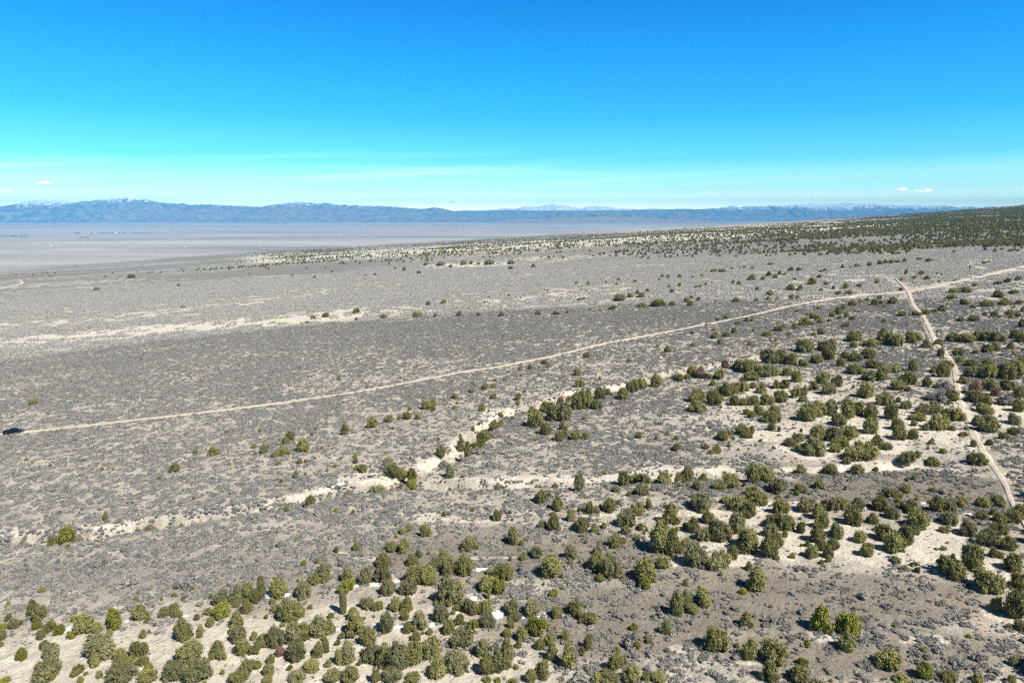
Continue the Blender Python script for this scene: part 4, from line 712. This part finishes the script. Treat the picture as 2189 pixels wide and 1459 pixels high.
# ------------------------------------------------------------ sagebrush
r = np.random.default_rng(31)
XY = []; DN = []
for r0, r1, n in ((62, 480, 800000),):
    th = np.radians(r.uniform(-50, 54, n)); rr = np.sqrt(r.uniform(r0 ** 2, r1 ** 2, n)); XY.append(np.stack([rr * np.sin(th), rr * np.cos(th)], 1))
XY = np.concatenate(XY); sz = H(XY[:, 0], XY[:, 1]); qx, qy, sa, li, de = masks(XY[:, 0], XY[:, 1], sz)
cl = fbm(XY[:, 0] / 1.7, XY[:, 1] / 1.7, 131, 3)
prob = np.clip(de * 1.15 + .02, 0, 1) * np.clip((cl - .5) * 6 + .50 + np.clip(de - .65, 0, .5) * 1.1, .02, 1)
for C_, wd in ((C_main, 1.9), (C_side, 1.7)):
    s_ = C_[(np.hypot(C_[:, 0], C_[:, 1]) < 520)][::4]
    if len(s_) < 2: continue
    d, _ = seg_dist(XY[:, 0], XY[:, 1], s_); prob[d < wd] = 0
keep = r.random(len(XY)) < prob; XY = XY[keep]; sz = sz[keep]; qx = qx[keep]; qy = qy[keep]; li = li[keep]; de = de[keep]
size = r.lognormal(0, .30, len(XY)) * .78 * np.interp(de, [0, .3, 1], [.8, .95, 1.1])
print('sage', len(XY))
inview = (qx > 12) & (qx < 2177) & (qy > 700) & (qy < 1452)
tp = np.array([(t['px'], t['py'] - t['ph'] / 2, t['pw'] / 2, t['ph'] / 2) for t in trees if t['py'] > 900])
idx_in = np.where(inview & (qy > 1050))[0]
hid = np.array([np.any((np.abs(tp[:, 0] - qx[i]) < tp[:, 2]) & (np.abs(tp[:, 1] - qy[i]) < tp[:, 3])) for i in idx_in])
idx_in = idx_in[~hid]; depth = np.hypot(XY[idx_in, 0], XY[idx_in, 1]); order = idx_in[np.argsort(-(size[idx_in] / depth))]
S_IND = order[:300]
sages = []
for i in S_IND:
    v = int(r.integers(8)); o = obj('sagebrush', SAGE[v], None, (XY[i, 0], XY[i, 1], sz[i] + CZ - .03)); s = size[i]; o.scale = (s, s, s * r.uniform(.85, 1.2)); o.rotation_euler = (0, 0, r.uniform(0, 6.28))
    sages.append(dict(o=o, px=qx[i], py=qy[i], x=XY[i, 0], y=XY[i, 1], s=s, v=v))
protoS = []
for v in range(8):
    protoS.append(next(q for q in sages if q['v'] == v)['o'])
m = np.ones(len(XY), bool); m[S_IND] = False
XY, sz, size = XY[m], sz[m], size[m]
# the smallest: seedlings and dead twigs, ankle high
n = 110000; th = np.radians(r.uniform(-42, 42, n)); rr = np.sqrt(r.uniform(85 ** 2, 230 ** 2, n)); q = np.stack([rr * np.sin(th), rr * np.cos(th)], 1); qz = H(q[:, 0], q[:, 1]); _, _, sa, li, de = masks(q[:, 0], q[:, 1], qz)
k_ = r.random(n) < (.18 + .7 * np.clip(de, 0, .8)) * (1 - .5 * sa) * np.clip((fbm(q[:, 0] / 4, q[:, 1] / 4, 151, 3) - .5) * 5 + .5, .1, 1)
d, _ = seg_dist(q[:, 0], q[:, 1], C_side[::4]); k_ &= d > 1.6
XY = np.concatenate([XY, q[k_]]); sz = np.concatenate([sz, qz[k_]]); size = np.concatenate([size, r.uniform(.18, .42, k_.sum())]); n = len(XY)
scatter('sagebrush_cover', np.column_stack([XY, sz + CZ - .03]), np.column_stack([size, size, size * r.uniform(.62, 1.0, n)]), r.uniform(0, 6.28, n), r.integers(0, 8, n), protoS)
# beyond, the cover is laid out in patches of sixteen plants
def far_cover():
    n = 72000; th = np.radians(r.uniform(-50, 54, n)); rr = np.sqrt(r.uniform(470 ** 2, 1350 ** 2, n)); x, y = rr * np.sin(th), rr * np.cos(th)
    z = H(x, y); qx, qy, sa, li, de = masks(x, y, z); cl = fbm(x / 14, y / 9, 141, 3); keep = r.random(n) < np.clip(de * 1.7, 0, 1) * np.clip((cl - .5) * 2.4 + .85, .05, 1)
    for C_ in (C_main, C_side):
        s_ = C_[::6]; d, _ = seg_dist(x, y, s_); keep &= d > 5.5
    x, y, z = x[keep], y[keep], z[keep]; k = 6; mm = [bush_patch(300 + i) for i in range(k)]; which = r.integers(0, k, len(x)); rot = r.uniform(0, 6.28, len(x)); V = []; F = []; T = []; n0 = 0
    for j in range(k):
        me = mm[j]; v = np.empty(len(me.vertices) * 3, np.float32); me.vertices.foreach_get('co', v); v = v.reshape(-1, 3); f = np.empty(len(me.loops), np.int32); me.loops.foreach_get('vertex_index', f); f = f.reshape(-1, 3)
        t = np.empty(len(v), np.float32); me.attributes['tint'].data.foreach_get('value', t)
        s = which == j; c, sn = np.cos(rot[s]), np.sin(rot[s]); X = v[None, :, 0] * c[:, None] - v[None, :, 1] * sn[:, None] + x[s][:, None]; Y = v[None, :, 0] * sn[:, None] + v[None, :, 1] * c[:, None] + y[s][:, None]
        Z = v[None, :, 2] + base_h(X, Y) + CZ; V.append(np.stack([X, Y, Z], -1).reshape(-1, 3)); F.append((f[None] + (np.arange(s.sum()) * len(v))[:, None, None] + n0).reshape(-1, 3)); n0 += s.sum() * len(v); T.append(np.tile(t, s.sum()) )
        bpy.data.meshes.remove(me)
    print('far patches', len(x)); tag(obj('sagebrush_steppe', mesh_np('sagebrush_steppe', np.concatenate(V), np.concatenate(F), M['sage'], False, {'tint': np.concatenate(T)})), kind='stuff')
far_cover()
# ------------------------------------------------------------ snow patches
def snow_patch(cx, cy, wpx, hpx, label, seed):
    g = at(cx, cy); f = g[1] * math.cos(R(PITCH)) - g[2] * math.sin(R(PITCH)); a = wpx * 1.2 * f / FPX / 2; dep = math.atan2(-g[2], math.hypot(g[0], g[1])); b_ = hpx * 1.05 * f / FPX / math.sin(dep) / 2
    r = np.random.default_rng(seed); n = 34; th = np.linspace(0, 2 * math.pi, n, endpoint=False); ed = 1 + .9 * (fbm(np.cos(th) * 1.8 + seed, np.sin(th) * 1.8, seed, 3) - .5) * 2
    V = []; rings = [(0, .14), (.45, .14), (.8, .10), (.97, .05), (1.03, -.06)]
    for q, hh in rings:
        for k in range(n):
            x = g[0] + math.cos(th[k]) * a * q * ed[k]; y = g[1] + math.sin(th[k]) * b_ * q * ed[k]; V.append((x, y, float(H(x, y)) + CZ + hh + .02))
    F = [[j * n + k, j * n + (k + 1) % n, (j + 1) * n + (k + 1) % n, (j + 1) * n + k] for j in range(len(rings) - 1) for k in range(n)]
    V = np.array(V); c = np.array([g[0], g[1], float(H(g[0], g[1])) + CZ])
    o = obj('snow_patch', mesh_np('snow_patch', V - c, np.array(F)[:, ::-1], M['snow'], True), None, tuple(c)); tag(o, label, 'snow patch', 'old snow lying in the shade of the junipers')
SN = [(1021, 1216, 30, 7, 'isolated narrow snow streak beside a juniper at the top edge of the grove'), (1009, 1279, 30, 7, 'thin bent snow streak below the tallest juniper of the grove'), (1066, 1312, 30, 18, 'brightest and largest snow patch, at one end of the snow line'),
      (1112, 1314, 32, 12, 'snow in the middle of the long snow line, half hidden by a juniper'), (1158, 1313, 28, 8, 'tapering snow strip at the far end of the long snow line'), (1205, 1315, 12, 5, 'tiny snow remnant between two junipers past the snow line'),
      (797, 1248, 28, 8, 'shaded snow strip under the grey junipers of the upper grove'), (765, 1250, 18, 6, 'small bluish snow strip beside the bright yellow-green juniper'), (845, 1242, 15, 6, 'small white snow spot behind a wide juniper of the upper grove'),
      (970, 1309, 18, 4, 'thin snow sliver in front of the multi-stem juniper'), (802, 1336, 22, 10, 'snow patch touching a tall olive juniper in the lower grove'), (852, 1339, 15, 6, 'short snow strip between two grey junipers of the lower grove'),
      (921, 1334, 11, 9, 'small slanted snow patch against a grey juniper'), (864, 1265, 12, 5, 'snow spot inside the gap of the upper grove'), (968, 1204, 12, 4, 'tiny snow spot under the top junipers of the grove'),
      (147, 1343, 14, 9, 'snow patch beside the wide juniper of the sandy corner'), (575, 1271, 16, 8, 'snow strip beside the slender juniper at the brush edge'), (612, 1270, 22, 6, 'thin snow line joining two junipers at the brush edge'), (634, 1270, 14, 6, 'snow under a grey half-bare juniper at the brush edge'),
      (722, 1344, 12, 6, 'snow patch at the foot of a grey juniper row'), (395, 1316, 18, 3, 'thin broken snow line by three small junipers'), (272, 1327, 7, 4, 'tiny snow spot beside the round bright juniper'),
      (2121, 1105, 42, 4, 'long thin snow line near the fading end of the track'), (2068, 1098, 14, 4, 'small snow spot among the upper junipers near the track'), (1846, 1084, 11, 5, 'small snow spot in the wooded clearing edge'), (1973, 1075, 11, 4, 'lonely snow spot on brown soil near the track'), (1012, 1370, 7, 5, 'very small snow spot beside a grey round juniper')]
for i, (a, b_, c, d, l) in enumerate(SN): snow_patch(a, b_, c, d, l, 400 + i)

# ------------------------------------------------------------ the pickup on the road
def loft(secs, closed=True):
    m = MB(); k = len(secs[0]); V = [v for s in secs for v in s]; F = [[i * k + j, i * k + (j + 1) % k, (i + 1) * k + (j + 1) % k, (i + 1) * k + j] for i in range(len(secs) - 1) for j in range(k)]
    m.add(V, F); n = len(secs) - 1
    for base, rev in ((0, True), (n * k, False)):
        c = np.mean(V[base:base + k], 0); b0 = m.n; fs = [[b0, b0 + 1 + j, b0 + 1 + (j + 1) % k] for j in range(k)]; m.add([c] + V[base:base + k], [f[::-1] for f in fs] if rev else fs)
    return m
def pickup():
    g = at(30, 926); g2 = at(62, 922); yaw = math.atan2(g2[1] - g[1], g2[0] - g[0]); z = float(H(g[0], g[1])) + CZ + .10
    e = obj('pickup_truck', None, None, (g[0], g[1], z)); e.rotation_euler = (0, 0, yaw); tag(e, 'dark navy pickup truck with its nose up the pale dirt road', 'pickup truck')
    def ring(x, w_, z0, z1, r_=.12): return [(x, -w_ + r_, z0), (x, -w_, z0 + r_), (x, -w_, z1 - r_), (x, -w_ + r_ * 1.5, z1), (x, w_ - r_ * 1.5, z1), (x, w_, z1 - r_), (x, w_, z0 + r_), (x, w_ - r_, z0)]
    body = loft([ring(-2.85, .93, .55, 1.12), ring(-2.7, .98, .45, 1.18), ring(-1.0, 1.0, .42, 1.18), ring(.2, 1.0, .42, 1.16), ring(1.3, 1.0, .42, 1.14), ring(2.3, .98, .42, 1.08), ring(2.75, .93, .48, .98), ring(2.88, .86, .55, .85)])
    bd = body.build('body', M['paint'], e, False)
    cab = loft([ring(-1.15, .86, 1.12, 1.20, .04), ring(-.85, .78, 1.12, 1.78, .1), ring(-.2, .78, 1.12, 1.84, .1), ring(.55, .78, 1.12, 1.80, .1), ring(1.35, .86, 1.10, 1.18, .03)]); cb = cab.build('cabin', M['paint'], e)
    m = MB(); m.add([(.62, -.70, 1.74), (.62, .70, 1.74), (1.32, .80, 1.19), (1.32, -.80, 1.19)], [[0, 3, 2, 1]]).add([(.66, -.70, 1.77), (.66, .70, 1.77), (1.36, .80, 1.22), (1.36, -.80, 1.22)], [[0, 1, 2, 3]]); m.build('windshield', M['glass'], e)
    for s in (-1, 1):
        for x0, x1 in ((-.8, -.05), (.03, .78)):
            MB().box(((x0 + x1) / 2, s * .80, 1.48), (x1 - x0, .05, .42)).build('side_window', M['glass'], e)
        for x0, x1 in ((-.9, .0), (.03, 1.1)):
            d = MB().box(((x0 + x1) / 2, s * 1.005, .85), (x1 - x0 - .03, .03, .55)).build('door', M['paint'], e); MB().box((x0 + .12, s * 1.03, 1.0), (.16, .03, .04)).build('handle', M['black'], d)
        MB().box((2.80, s * .68, .86), (.16, .34, .2)).build('headlight', M['lamp'], e); MB().box((-2.84, s * .82, .93), (.08, .18, .34)).build('taillight', M['red'], e); MB().box((.85, s * 1.10, 1.24), (.14, .22, .17)).build('side_mirror', M['black'], e)
        for x in (-1.75, 1.85):
            w_ = MB(); n = 20
            V = []; F = []
            for (q, yy) in ((.22, .13), (.36, .13), (.40, .09), (.40, -.09), (.36, -.13), (.22, -.13)): V += [(math.cos(2 * math.pi * k / n) * q, yy, math.sin(2 * math.pi * k / n) * q) for k in range(n)]
            F = [[j * n + k, j * n + (k + 1) % n, (j + 1) * n + (k + 1) % n, (j + 1) * n + k] for j in range(5) for k in range(n)]
            wh = obj('wheel', None, e, (x, s * .93, .40)); w_.add(V, F).build('tyre', M['rubber'], wh)
            rm = MB(); rm.add([(0, s * .1, 0)] + [(math.cos(2 * math.pi * k / n) * .235, s * .125, math.sin(2 * math.pi * k / n) * .235) for k in range(n)], [[0, 1 + k, 1 + (k + 1) % n] for k in range(n)])
            for k in range(5): rm.box((math.cos(k * 1.2566) * .12, s * .13, math.sin(k * 1.2566) * .12), (.2, .03, .05), ry=-k * 1.2566)
            rm.build('rim', M['rim'], wh)
    MB().box((2.9, 0, .52), (.16, 1.8, .2)).build('bumper', M['black'], e); MB().box((-2.93, 0, .55), (.16, 1.8, .18)).build('bumper', M['rim'], e); MB().box((2.87, 0, .80), (.06, .9, .2)).build('grille', M['black'], e)
    b2 = MB(); b2.box((-2.0, 0, 1.185), (1.55, 1.7, .03)); b2.build('cargo_cover', M['black'], e)
pickup()

# ------------------------------------------------------------ houses far out in the valley
HS = [(73, 571, 7, 'lone white shed out on the near plain'), (110, 526, 12, 'long white ranch building below the dark field strip'), (124, 526, 7, 'small white barn beside the long ranch building'), (200, 530, 10, 'dark-roofed house on the plain by a pale barn'), (212, 530, 7, 'pale barn next to the dark-roofed house'),
      (395, 528, 9, 'white house standing by itself at the edge of the grey brush'), (374, 512, 7, 'small pale house among valley fields'), (434, 516, 8, 'square pale house nearest the dirt road bend'), (443, 517, 6, 'small shed beside the square pale house'), (492, 517, 9, 'white house at the end of the row of valley houses'), (335, 523, 7, 'tiny pale hut between two field strips'), (106, 492, 9, 'white farm building beyond the town')]
def house(cx, cy, wpx, label, i):
    g = at(cx, cy); f = g[1]; L_ = max(wpx * .33 * f / FPX, 6); D_ = L_ * .6; h_ = L_ * .28
    e = obj('valley_house', None, None, (g[0], g[1], float(base_h(g[0], g[1])) + CZ)); e.rotation_euler = (0, 0, .2 * i); tag(e, label, 'house', 'houses scattered over the valley floor')
    MB().box((0, 0, h_ / 2), (L_, D_, h_)).build('wall', M['dark_wall'] if i == 3 else M['white_wall'], e)
    m = MB(); a = L_ * .53; b_ = D_ * .56; m.add([(-a, -b_, h_), (a, -b_, h_), (a, b_, h_), (-a, b_, h_), (-a, 0, h_ * 1.6), (a, 0, h_ * 1.6)], [[0, 1, 5, 4], [2, 3, 4, 5], [0, 3, 2, 1]]); m.add([(-a, -b_, h_), (-a, b_, h_), (-a, 0, h_ * 1.6)], [[0, 2, 1]]); m.add([(a, -b_, h_), (a, b_, h_), (a, 0, h_ * 1.6)], [[0, 1, 2]]); m.build('roof', M['tin'], e)
    MB().box((0, -D_ / 2 - .03, h_ * .4), (L_ * .08, .1, h_ * .8)).build('door', M['dark_wall'], e)
for i, (a, b_, c, l) in enumerate(HS): house(a, b_, c, l, i)
def town():
    r = np.random.default_rng(8); VV = []; FF = []; T = []; n0 = 0
    for (x0, x1, yy, n) in ((160, 268, 498.5, 420), (280, 325, 499, 60), (172, 190, 508, 30), (0, 60, 505.5, 60)):
        for k in range(n):
            g = at(r.uniform(x0, x1), yy + r.normal() * .7); s = r.uniform(5, 9); V, F = ICO1; V = V * np.array([s, s, s * .8]) * (1 + r.normal(size=(len(V), 1)) * .2) + g + np.array([0, 0, CZ + s * .5]); VV.append(V); FF.append(F + n0); n0 += len(V); T.append(np.full(len(V), r.random()))
    tag(obj('town_trees_woods', mesh_np('town_trees_woods', np.concatenate(VV), np.concatenate(FF), M['o'], False, {'tint': np.concatenate(T)})), kind='stuff')
    m = MB()
    for k in range(70):
        g = at(r.uniform(165, 266), 498.5 + r.normal() * .6); s = r.uniform(10, 22); m.box((g[0], g[1], g[2] + CZ + s * .3), (s, s * .7, s * .6), rz=r.uniform(0, 3))
    tag(m.build('far_town_debris', M['white_wall']), kind='stuff').name = 'far_town'
town()

# ------------------------------------------------------------ small clouds over the ranges
m, nt, N, L, b = newmat('cloud_vapour')
for n_ in list(N): 
    if n_.type == 'BSDF_PRINCIPLED': N.remove(n_)
out = next(n_ for n_ in N if n_.type == 'OUTPUT_MATERIAL')
lw = N.new('ShaderNodeLayerWeight'); lw.inputs['Blend'].default_value = .5
df = N.new('ShaderNodeBsdfDiffuse'); df.inputs['Color'].default_value = (.99, .99, .99, 1); tr = N.new('ShaderNodeBsdfTransparent'); tl = N.new('ShaderNodeBsdfTranslucent'); tl.inputs['Color'].default_value = (.99, .99, .99, 1); ms0 = N.new('ShaderNodeAddShader'); L.new(df.outputs[0], ms0.inputs[0]); L.new(tl.outputs[0], ms0.inputs[1])
a_ = mth(N, L, 'MULTIPLY', mth(N, L, 'POWER', mth(N, L, 'SUBTRACT', 1.0, lw.outputs['Facing']), 1.0), .42); ms = N.new('ShaderNodeMixShader'); L.new(a_, ms.inputs[0]); L.new(tr.outputs[0], ms.inputs[1]); L.new(ms0.outputs[0], ms.inputs[2]); L.new(ms.outputs[0], out.inputs['Surface'])
M['cloud'] = m
for i, (cx, cy, wd, hg, l) in enumerate([(95, 392, 42, 11, 'soft white cloud above the snowy peaks of the near range'), (15, 410, 22, 9, 'faint small cloud at the very edge of the sky over the range'), (968, 432, 28, 12, 'little white cloud over the gap between the ranges'), (915, 432, 18, 6, 'pale wisp of cloud beside the little cloud over the gap'),
                                         (1927, 406, 28, 11, 'small round cloud, the smaller of the pair over the long slope'), (1977, 408, 46, 11, 'elongated flat cloud, the larger of the pair over the long slope')]):
    d = ray(cx, cy); k = 64000 / d[1]; c = d * k; r = np.random.default_rng(i); s = k / FPX; VV = []; FF = []; n0 = 0
    for q in range(14):
        V, F = ICO2; u = r.uniform(-1, 1); rr_ = hg * .42 * s * (1 - .55 * abs(u)) * r.uniform(.6, 1.1); V = V * np.array([rr_ * 2.0, rr_, rr_ * .8]) * (1 + (fbm(V[:, 0] * 2 + q, V[:, 2] * 2, q, 2) - .5)[:, None] * .5); V = V + np.array([u * wd * .38 * s, r.normal() * rr_, rr_ * .3 + r.normal() * .1 * rr_]); VV.append(V); FF.append(F + n0); n0 += len(V)
    o = obj('small_cloud', mesh_np('small_cloud', np.concatenate(VV), np.concatenate(FF), M['cloud'], True), None, (c[0], c[1], c[2] + CZ)); tag(o, l, 'cloud', kind='thing')

# ------------------------------------------------------------ the air
m = bpy.data.materials.new('haze'); m.use_nodes = True; N = m.node_tree.nodes; L = m.node_tree.links; N.clear(); ou = N.new('ShaderNodeOutputMaterial'); pv = N.new('ShaderNodeVolumePrincipled')
pv.inputs['Color'].default_value = (0.17, 0.58, 1.0, 1); pv.inputs['Density'].default_value = HAZE; pv.inputs['Anisotropy'].default_value = -0.25; L.new(pv.outputs[0], ou.inputs['Volume'])
o = MB().box((0, 0, 275), (92400, 92400, 1510)).build('haze', m); tag(o, kind='stuff')
# ------------------------------------------------------------ what each plant is called: its look, its soil and its place from a landmark
ANCH = [(30, 923, 'the navy pickup', 0), (1066, 1312, 'the largest snow patch', 0), (1021, 1216, 'the lone snow streak', 0), (785, 1250, 'the shaded snow strip', 0), (802, 1338, 'the snow in the lower grove', 0), (147, 1343, 'the sandy corner snow patch', 0),
        (595, 1271, 'the brush edge snow line', 0), (2121, 1105, 'the long thin snow line', 0), (1945, 623, 'the road crossing', 0), (2145, 1040, 'the fading end of the track', 0), (2060, 885, 'the sandy bend of the track', 0), (2040, 785, 'the wooded neck of the track', 0),
        (1990, 710, 'the pale straight of the side track', 0), (975, 962, 'the tallest cut bank of the wash', 0), (760, 1042, 'the fork of the wash', 0), (1550, 1008, 'the cut bank by the upper grove', 0), (1860, 955, 'the sandy glade', 0), (1720, 1160, 'the long sand clearing', 0), (1990, 1165, 'the round sand clearing', 0),
        (2080, 1235, 'the sand tongue', 0), (1640, 1085, 'the sandy path between groves', 0), (1315, 828, 'the pale pocket of the upper wash', 0), (960, 1300, 'the thin bent snow streak', 0), (395, 1316, 'the broken snow line', 0), (1250, 745, 'the pale straight of the main road', 0), (1700, 652, 'the far straight of the main road', 0), (850, 683, 'the far pale wash band', 0),
        (1196, 846, 'rust red dead juniper at the wash', 'd'), (1491, 798, 'big round rust brown juniper at the wood edge', 'd'), (2083, 840, 'pink brown dead juniper by the track', 'd'), (600, 1401, 'small rust brown juniper in the sandy grove', 'd'), (2010, 850, 'bare lilac grey shrub by the track', 'x'),
        (1735, 1322, 'pointed bright juniper, taller of the pair on brown soil', 'j'), (1410, 1150, 'massive cone shaped juniper above the brown flat', 'j'), (1177, 1215, 'square topped juniper standing alone on brown soil', 'j'), (1528, 1366, 'round juniper alone in the brown brush flat', 'j'), (1895, 1411, 'wide low juniper amid dense grey brush', 'j'),
        (2020, 1210, 'wide dark juniper at the clearing rim', 'j'), (217, 1385, 'wide open limbed juniper on the pale sand', 'j'), (476, 1301, 'glowing yellow green round juniper at the brush edge', 'j'), (393, 1345, 'tall pointed juniper alone on pale sand', 'j'), (865, 1402, 'broadest grey green juniper mass of the grove', 'j'), (1052, 1408, 'tall upright juniper above the sandy hollow', 'j'),
        (143, 1128, 'bright tall juniper standing in the wash', 'j'), (455, 963, 'round juniper alone in pale brush', 'j'), (630, 948, 'juniper at the middle of the scattered group above the wash', 'j'), (915, 865, 'double juniper beyond the wash', 'j'), (1145, 888, 'dense dark juniper clump at the wash', 'j'), (663, 1057, 'upright juniper on the wash rim', 'j'), (1018, 940, 'bright juniper beside the cut bank', 'j'),
        (1800, 730, 'dark wide juniper at the wood top', 'j'), (1480, 860, 'juniper at the outer corner of the wood', 'j'), (1650, 780, 'dark juniper in the middle of the upper wood', 'j'), (1630, 1236, 'leaning bright juniper below the clearing', 'j'), (1252, 753, 'round juniper just below the main road', 'j')]
JUN = [t for t in trees if 'o' in t and t['k'] not in 'dx']; DD = [t for t in trees if 'o' in t and t['k'] == 'd']; XX = [t for t in trees if t['k'] == 'x']
named = []
for (ax, ay, ph, kd) in ANCH:
    if kd == 0: named.append((ax, ay, ph)); continue
    pool = {'j': JUN, 'd': DD, 'x': XX}[kd]; pool = [t for t in pool if 'lab' not in t]
    t = min(pool, key=lambda t: (t['px'] - ax) ** 2 + (t['py'] - t['ph'] / 2 - ay) ** 2); t['lab'] = ph; named.append((t['px'], t['py'] - t['ph'] / 2, 'the ' + ph))
SHORT = {'the pointed bright juniper, taller of the pair on brown soil': 'the taller bright pair juniper', 'the rust red dead juniper at the wash': 'the rust red dead juniper', 'the big round rust brown juniper at the wood edge': 'the big rust brown juniper', 'the pink brown dead juniper by the track': 'the pink brown dead juniper', 'the small rust brown juniper in the sandy grove': 'the small rust brown juniper',
         'the bare lilac grey shrub by the track': 'the bare lilac grey shrub', 'the massive cone shaped juniper above the brown flat': 'the massive cone shaped juniper', 'the square topped juniper standing alone on brown soil': 'the lone square topped juniper', 'the round juniper alone in the brown brush flat': 'the round brown flat juniper', 'the wide low juniper amid dense grey brush': 'the wide low brush juniper',
         'the wide dark juniper at the clearing rim': 'the clearing rim juniper', 'the wide open limbed juniper on the pale sand': 'the open limbed juniper', 'the glowing yellow green round juniper at the brush edge': 'the glowing yellow green juniper', 'the tall pointed juniper alone on pale sand': 'the lone pointed juniper', 'the broadest grey green juniper mass of the grove': 'the broadest grey green juniper',
         'the tall upright juniper above the sandy hollow': 'the upright hollow juniper', 'the bright tall juniper standing in the wash': 'the bright wash juniper', 'the round juniper alone in pale brush': 'the round pale brush juniper', 'the juniper at the middle of the scattered group above the wash': 'the scattered group juniper', 'the double juniper beyond the wash': 'the double juniper', 'the dense dark juniper clump at the wash': 'the dense wash clump',
         'the upright juniper on the wash rim': 'the wash rim juniper', 'the bright juniper beside the cut bank': 'the bright cut bank juniper', 'the dark wide juniper at the wood top': 'the wood top juniper', 'the juniper at the outer corner of the wood': 'the wood corner juniper', 'the dark juniper in the middle of the upper wood': 'the upper wood juniper', 'the leaning bright juniper below the clearing': 'the leaning bright juniper', 'the round juniper just below the main road': 'the main road juniper'}
named = [(a, b_, SHORT.get(p, p)) for a, b_, p in named]
ORD = 'first second third fourth fifth sixth seventh eighth ninth tenth eleventh twelfth thirteenth fourteenth fifteenth sixteenth seventeenth eighteenth nineteenth twentieth'.split()
ORD += ['twenty-' + o for o in ORD[:9]] + ['thirtieth'] + ['thirty-' + o for o in ORD[:9]] + ['fortieth'] + ['forty-' + o for o in ORD[:9]]
def name_all(items, looks, noun):
    by = {}
    for t, lk in zip(items, looks):
        q = sorted(((t['px'] - a) ** 2 + (1.6 * (t['py'] - t.get('ph', 0) / 2 - b_)) ** 2, p) for a, b_, p in named)[0]
        by.setdefault((q[1], lk), []).append((q[0], t))
    for (p, lk), v in by.items():
        v.sort(key=lambda q: q[0])
        for i, (_, t) in enumerate(v):
            t['lab'] = f'{lk} {noun}, {ORD[i]} out from {p}' if len(v) > 1 else f'only {lk} {noun} by {p}'
def soil_word(xs, ys):
    z = base_h(np.array(xs), np.array(ys)); q = masks(np.array(xs), np.array(ys), z); return ['on pale sand' if s > .5 else 'on brown soil' if l > .4 else 'in grey brush' for s, l in zip(q[2], q[3])]
FW = {'round': 'rounded', 'egg': 'full', 'cone': 'pointed', 'broad': 'spreading', 'open': 'ragged', 'twin': 'two-crowned', 'column': 'slim'}
KW = {'o': 'olive', 'y': 'bright green', 'g': 'grey-green'}
rest = [t for t in JUN if 'lab' not in t]; sw = soil_word([t['x'] for t in rest], [t['y'] for t in rest])
name_all(rest, [f"{'big' if t['w'] > 5.2 else 'small' if t['w'] < 3.2 else 'middling'} {FW[t['form']]} {KW[t['k']]}" for t in rest], 'juniper')
name_all([t for t in DD if 'lab' not in t], ['rust brown dead' if t['w'] > 3 else 'small rust brown dead' for t in DD if 'lab' not in t], 'juniper')
name_all([t for t in XX if 'lab' not in t], ['leafless lilac grey' for t in XX if 'lab' not in t], 'shrub')
for t in JUN: tag(t['o'], t['lab'], 'juniper', 'living junipers of the near groves')
for t in DD: tag(t['o'], t['lab'], 'dead juniper', 'rust brown dead junipers')
for t in XX: tag(t['o'], t['lab'], 'bare shrub', 'leafless grey shrubs')
sw = soil_word([t['x'] for t in sages], [t['y'] for t in sages])
name_all(sages, [('large' if t['s'] > 1.75 else 'mid-sized') + ' grey' for t in sages], 'sagebrush')
for t, s in zip(sages, sw): tag(t['o'], t['lab'], 'sagebrush', 'sagebrush clumps of the near flats')

for o in COL.objects:
    if 'label' in o and len(o['label'].split()) > 16: print('LONG', o['label'])
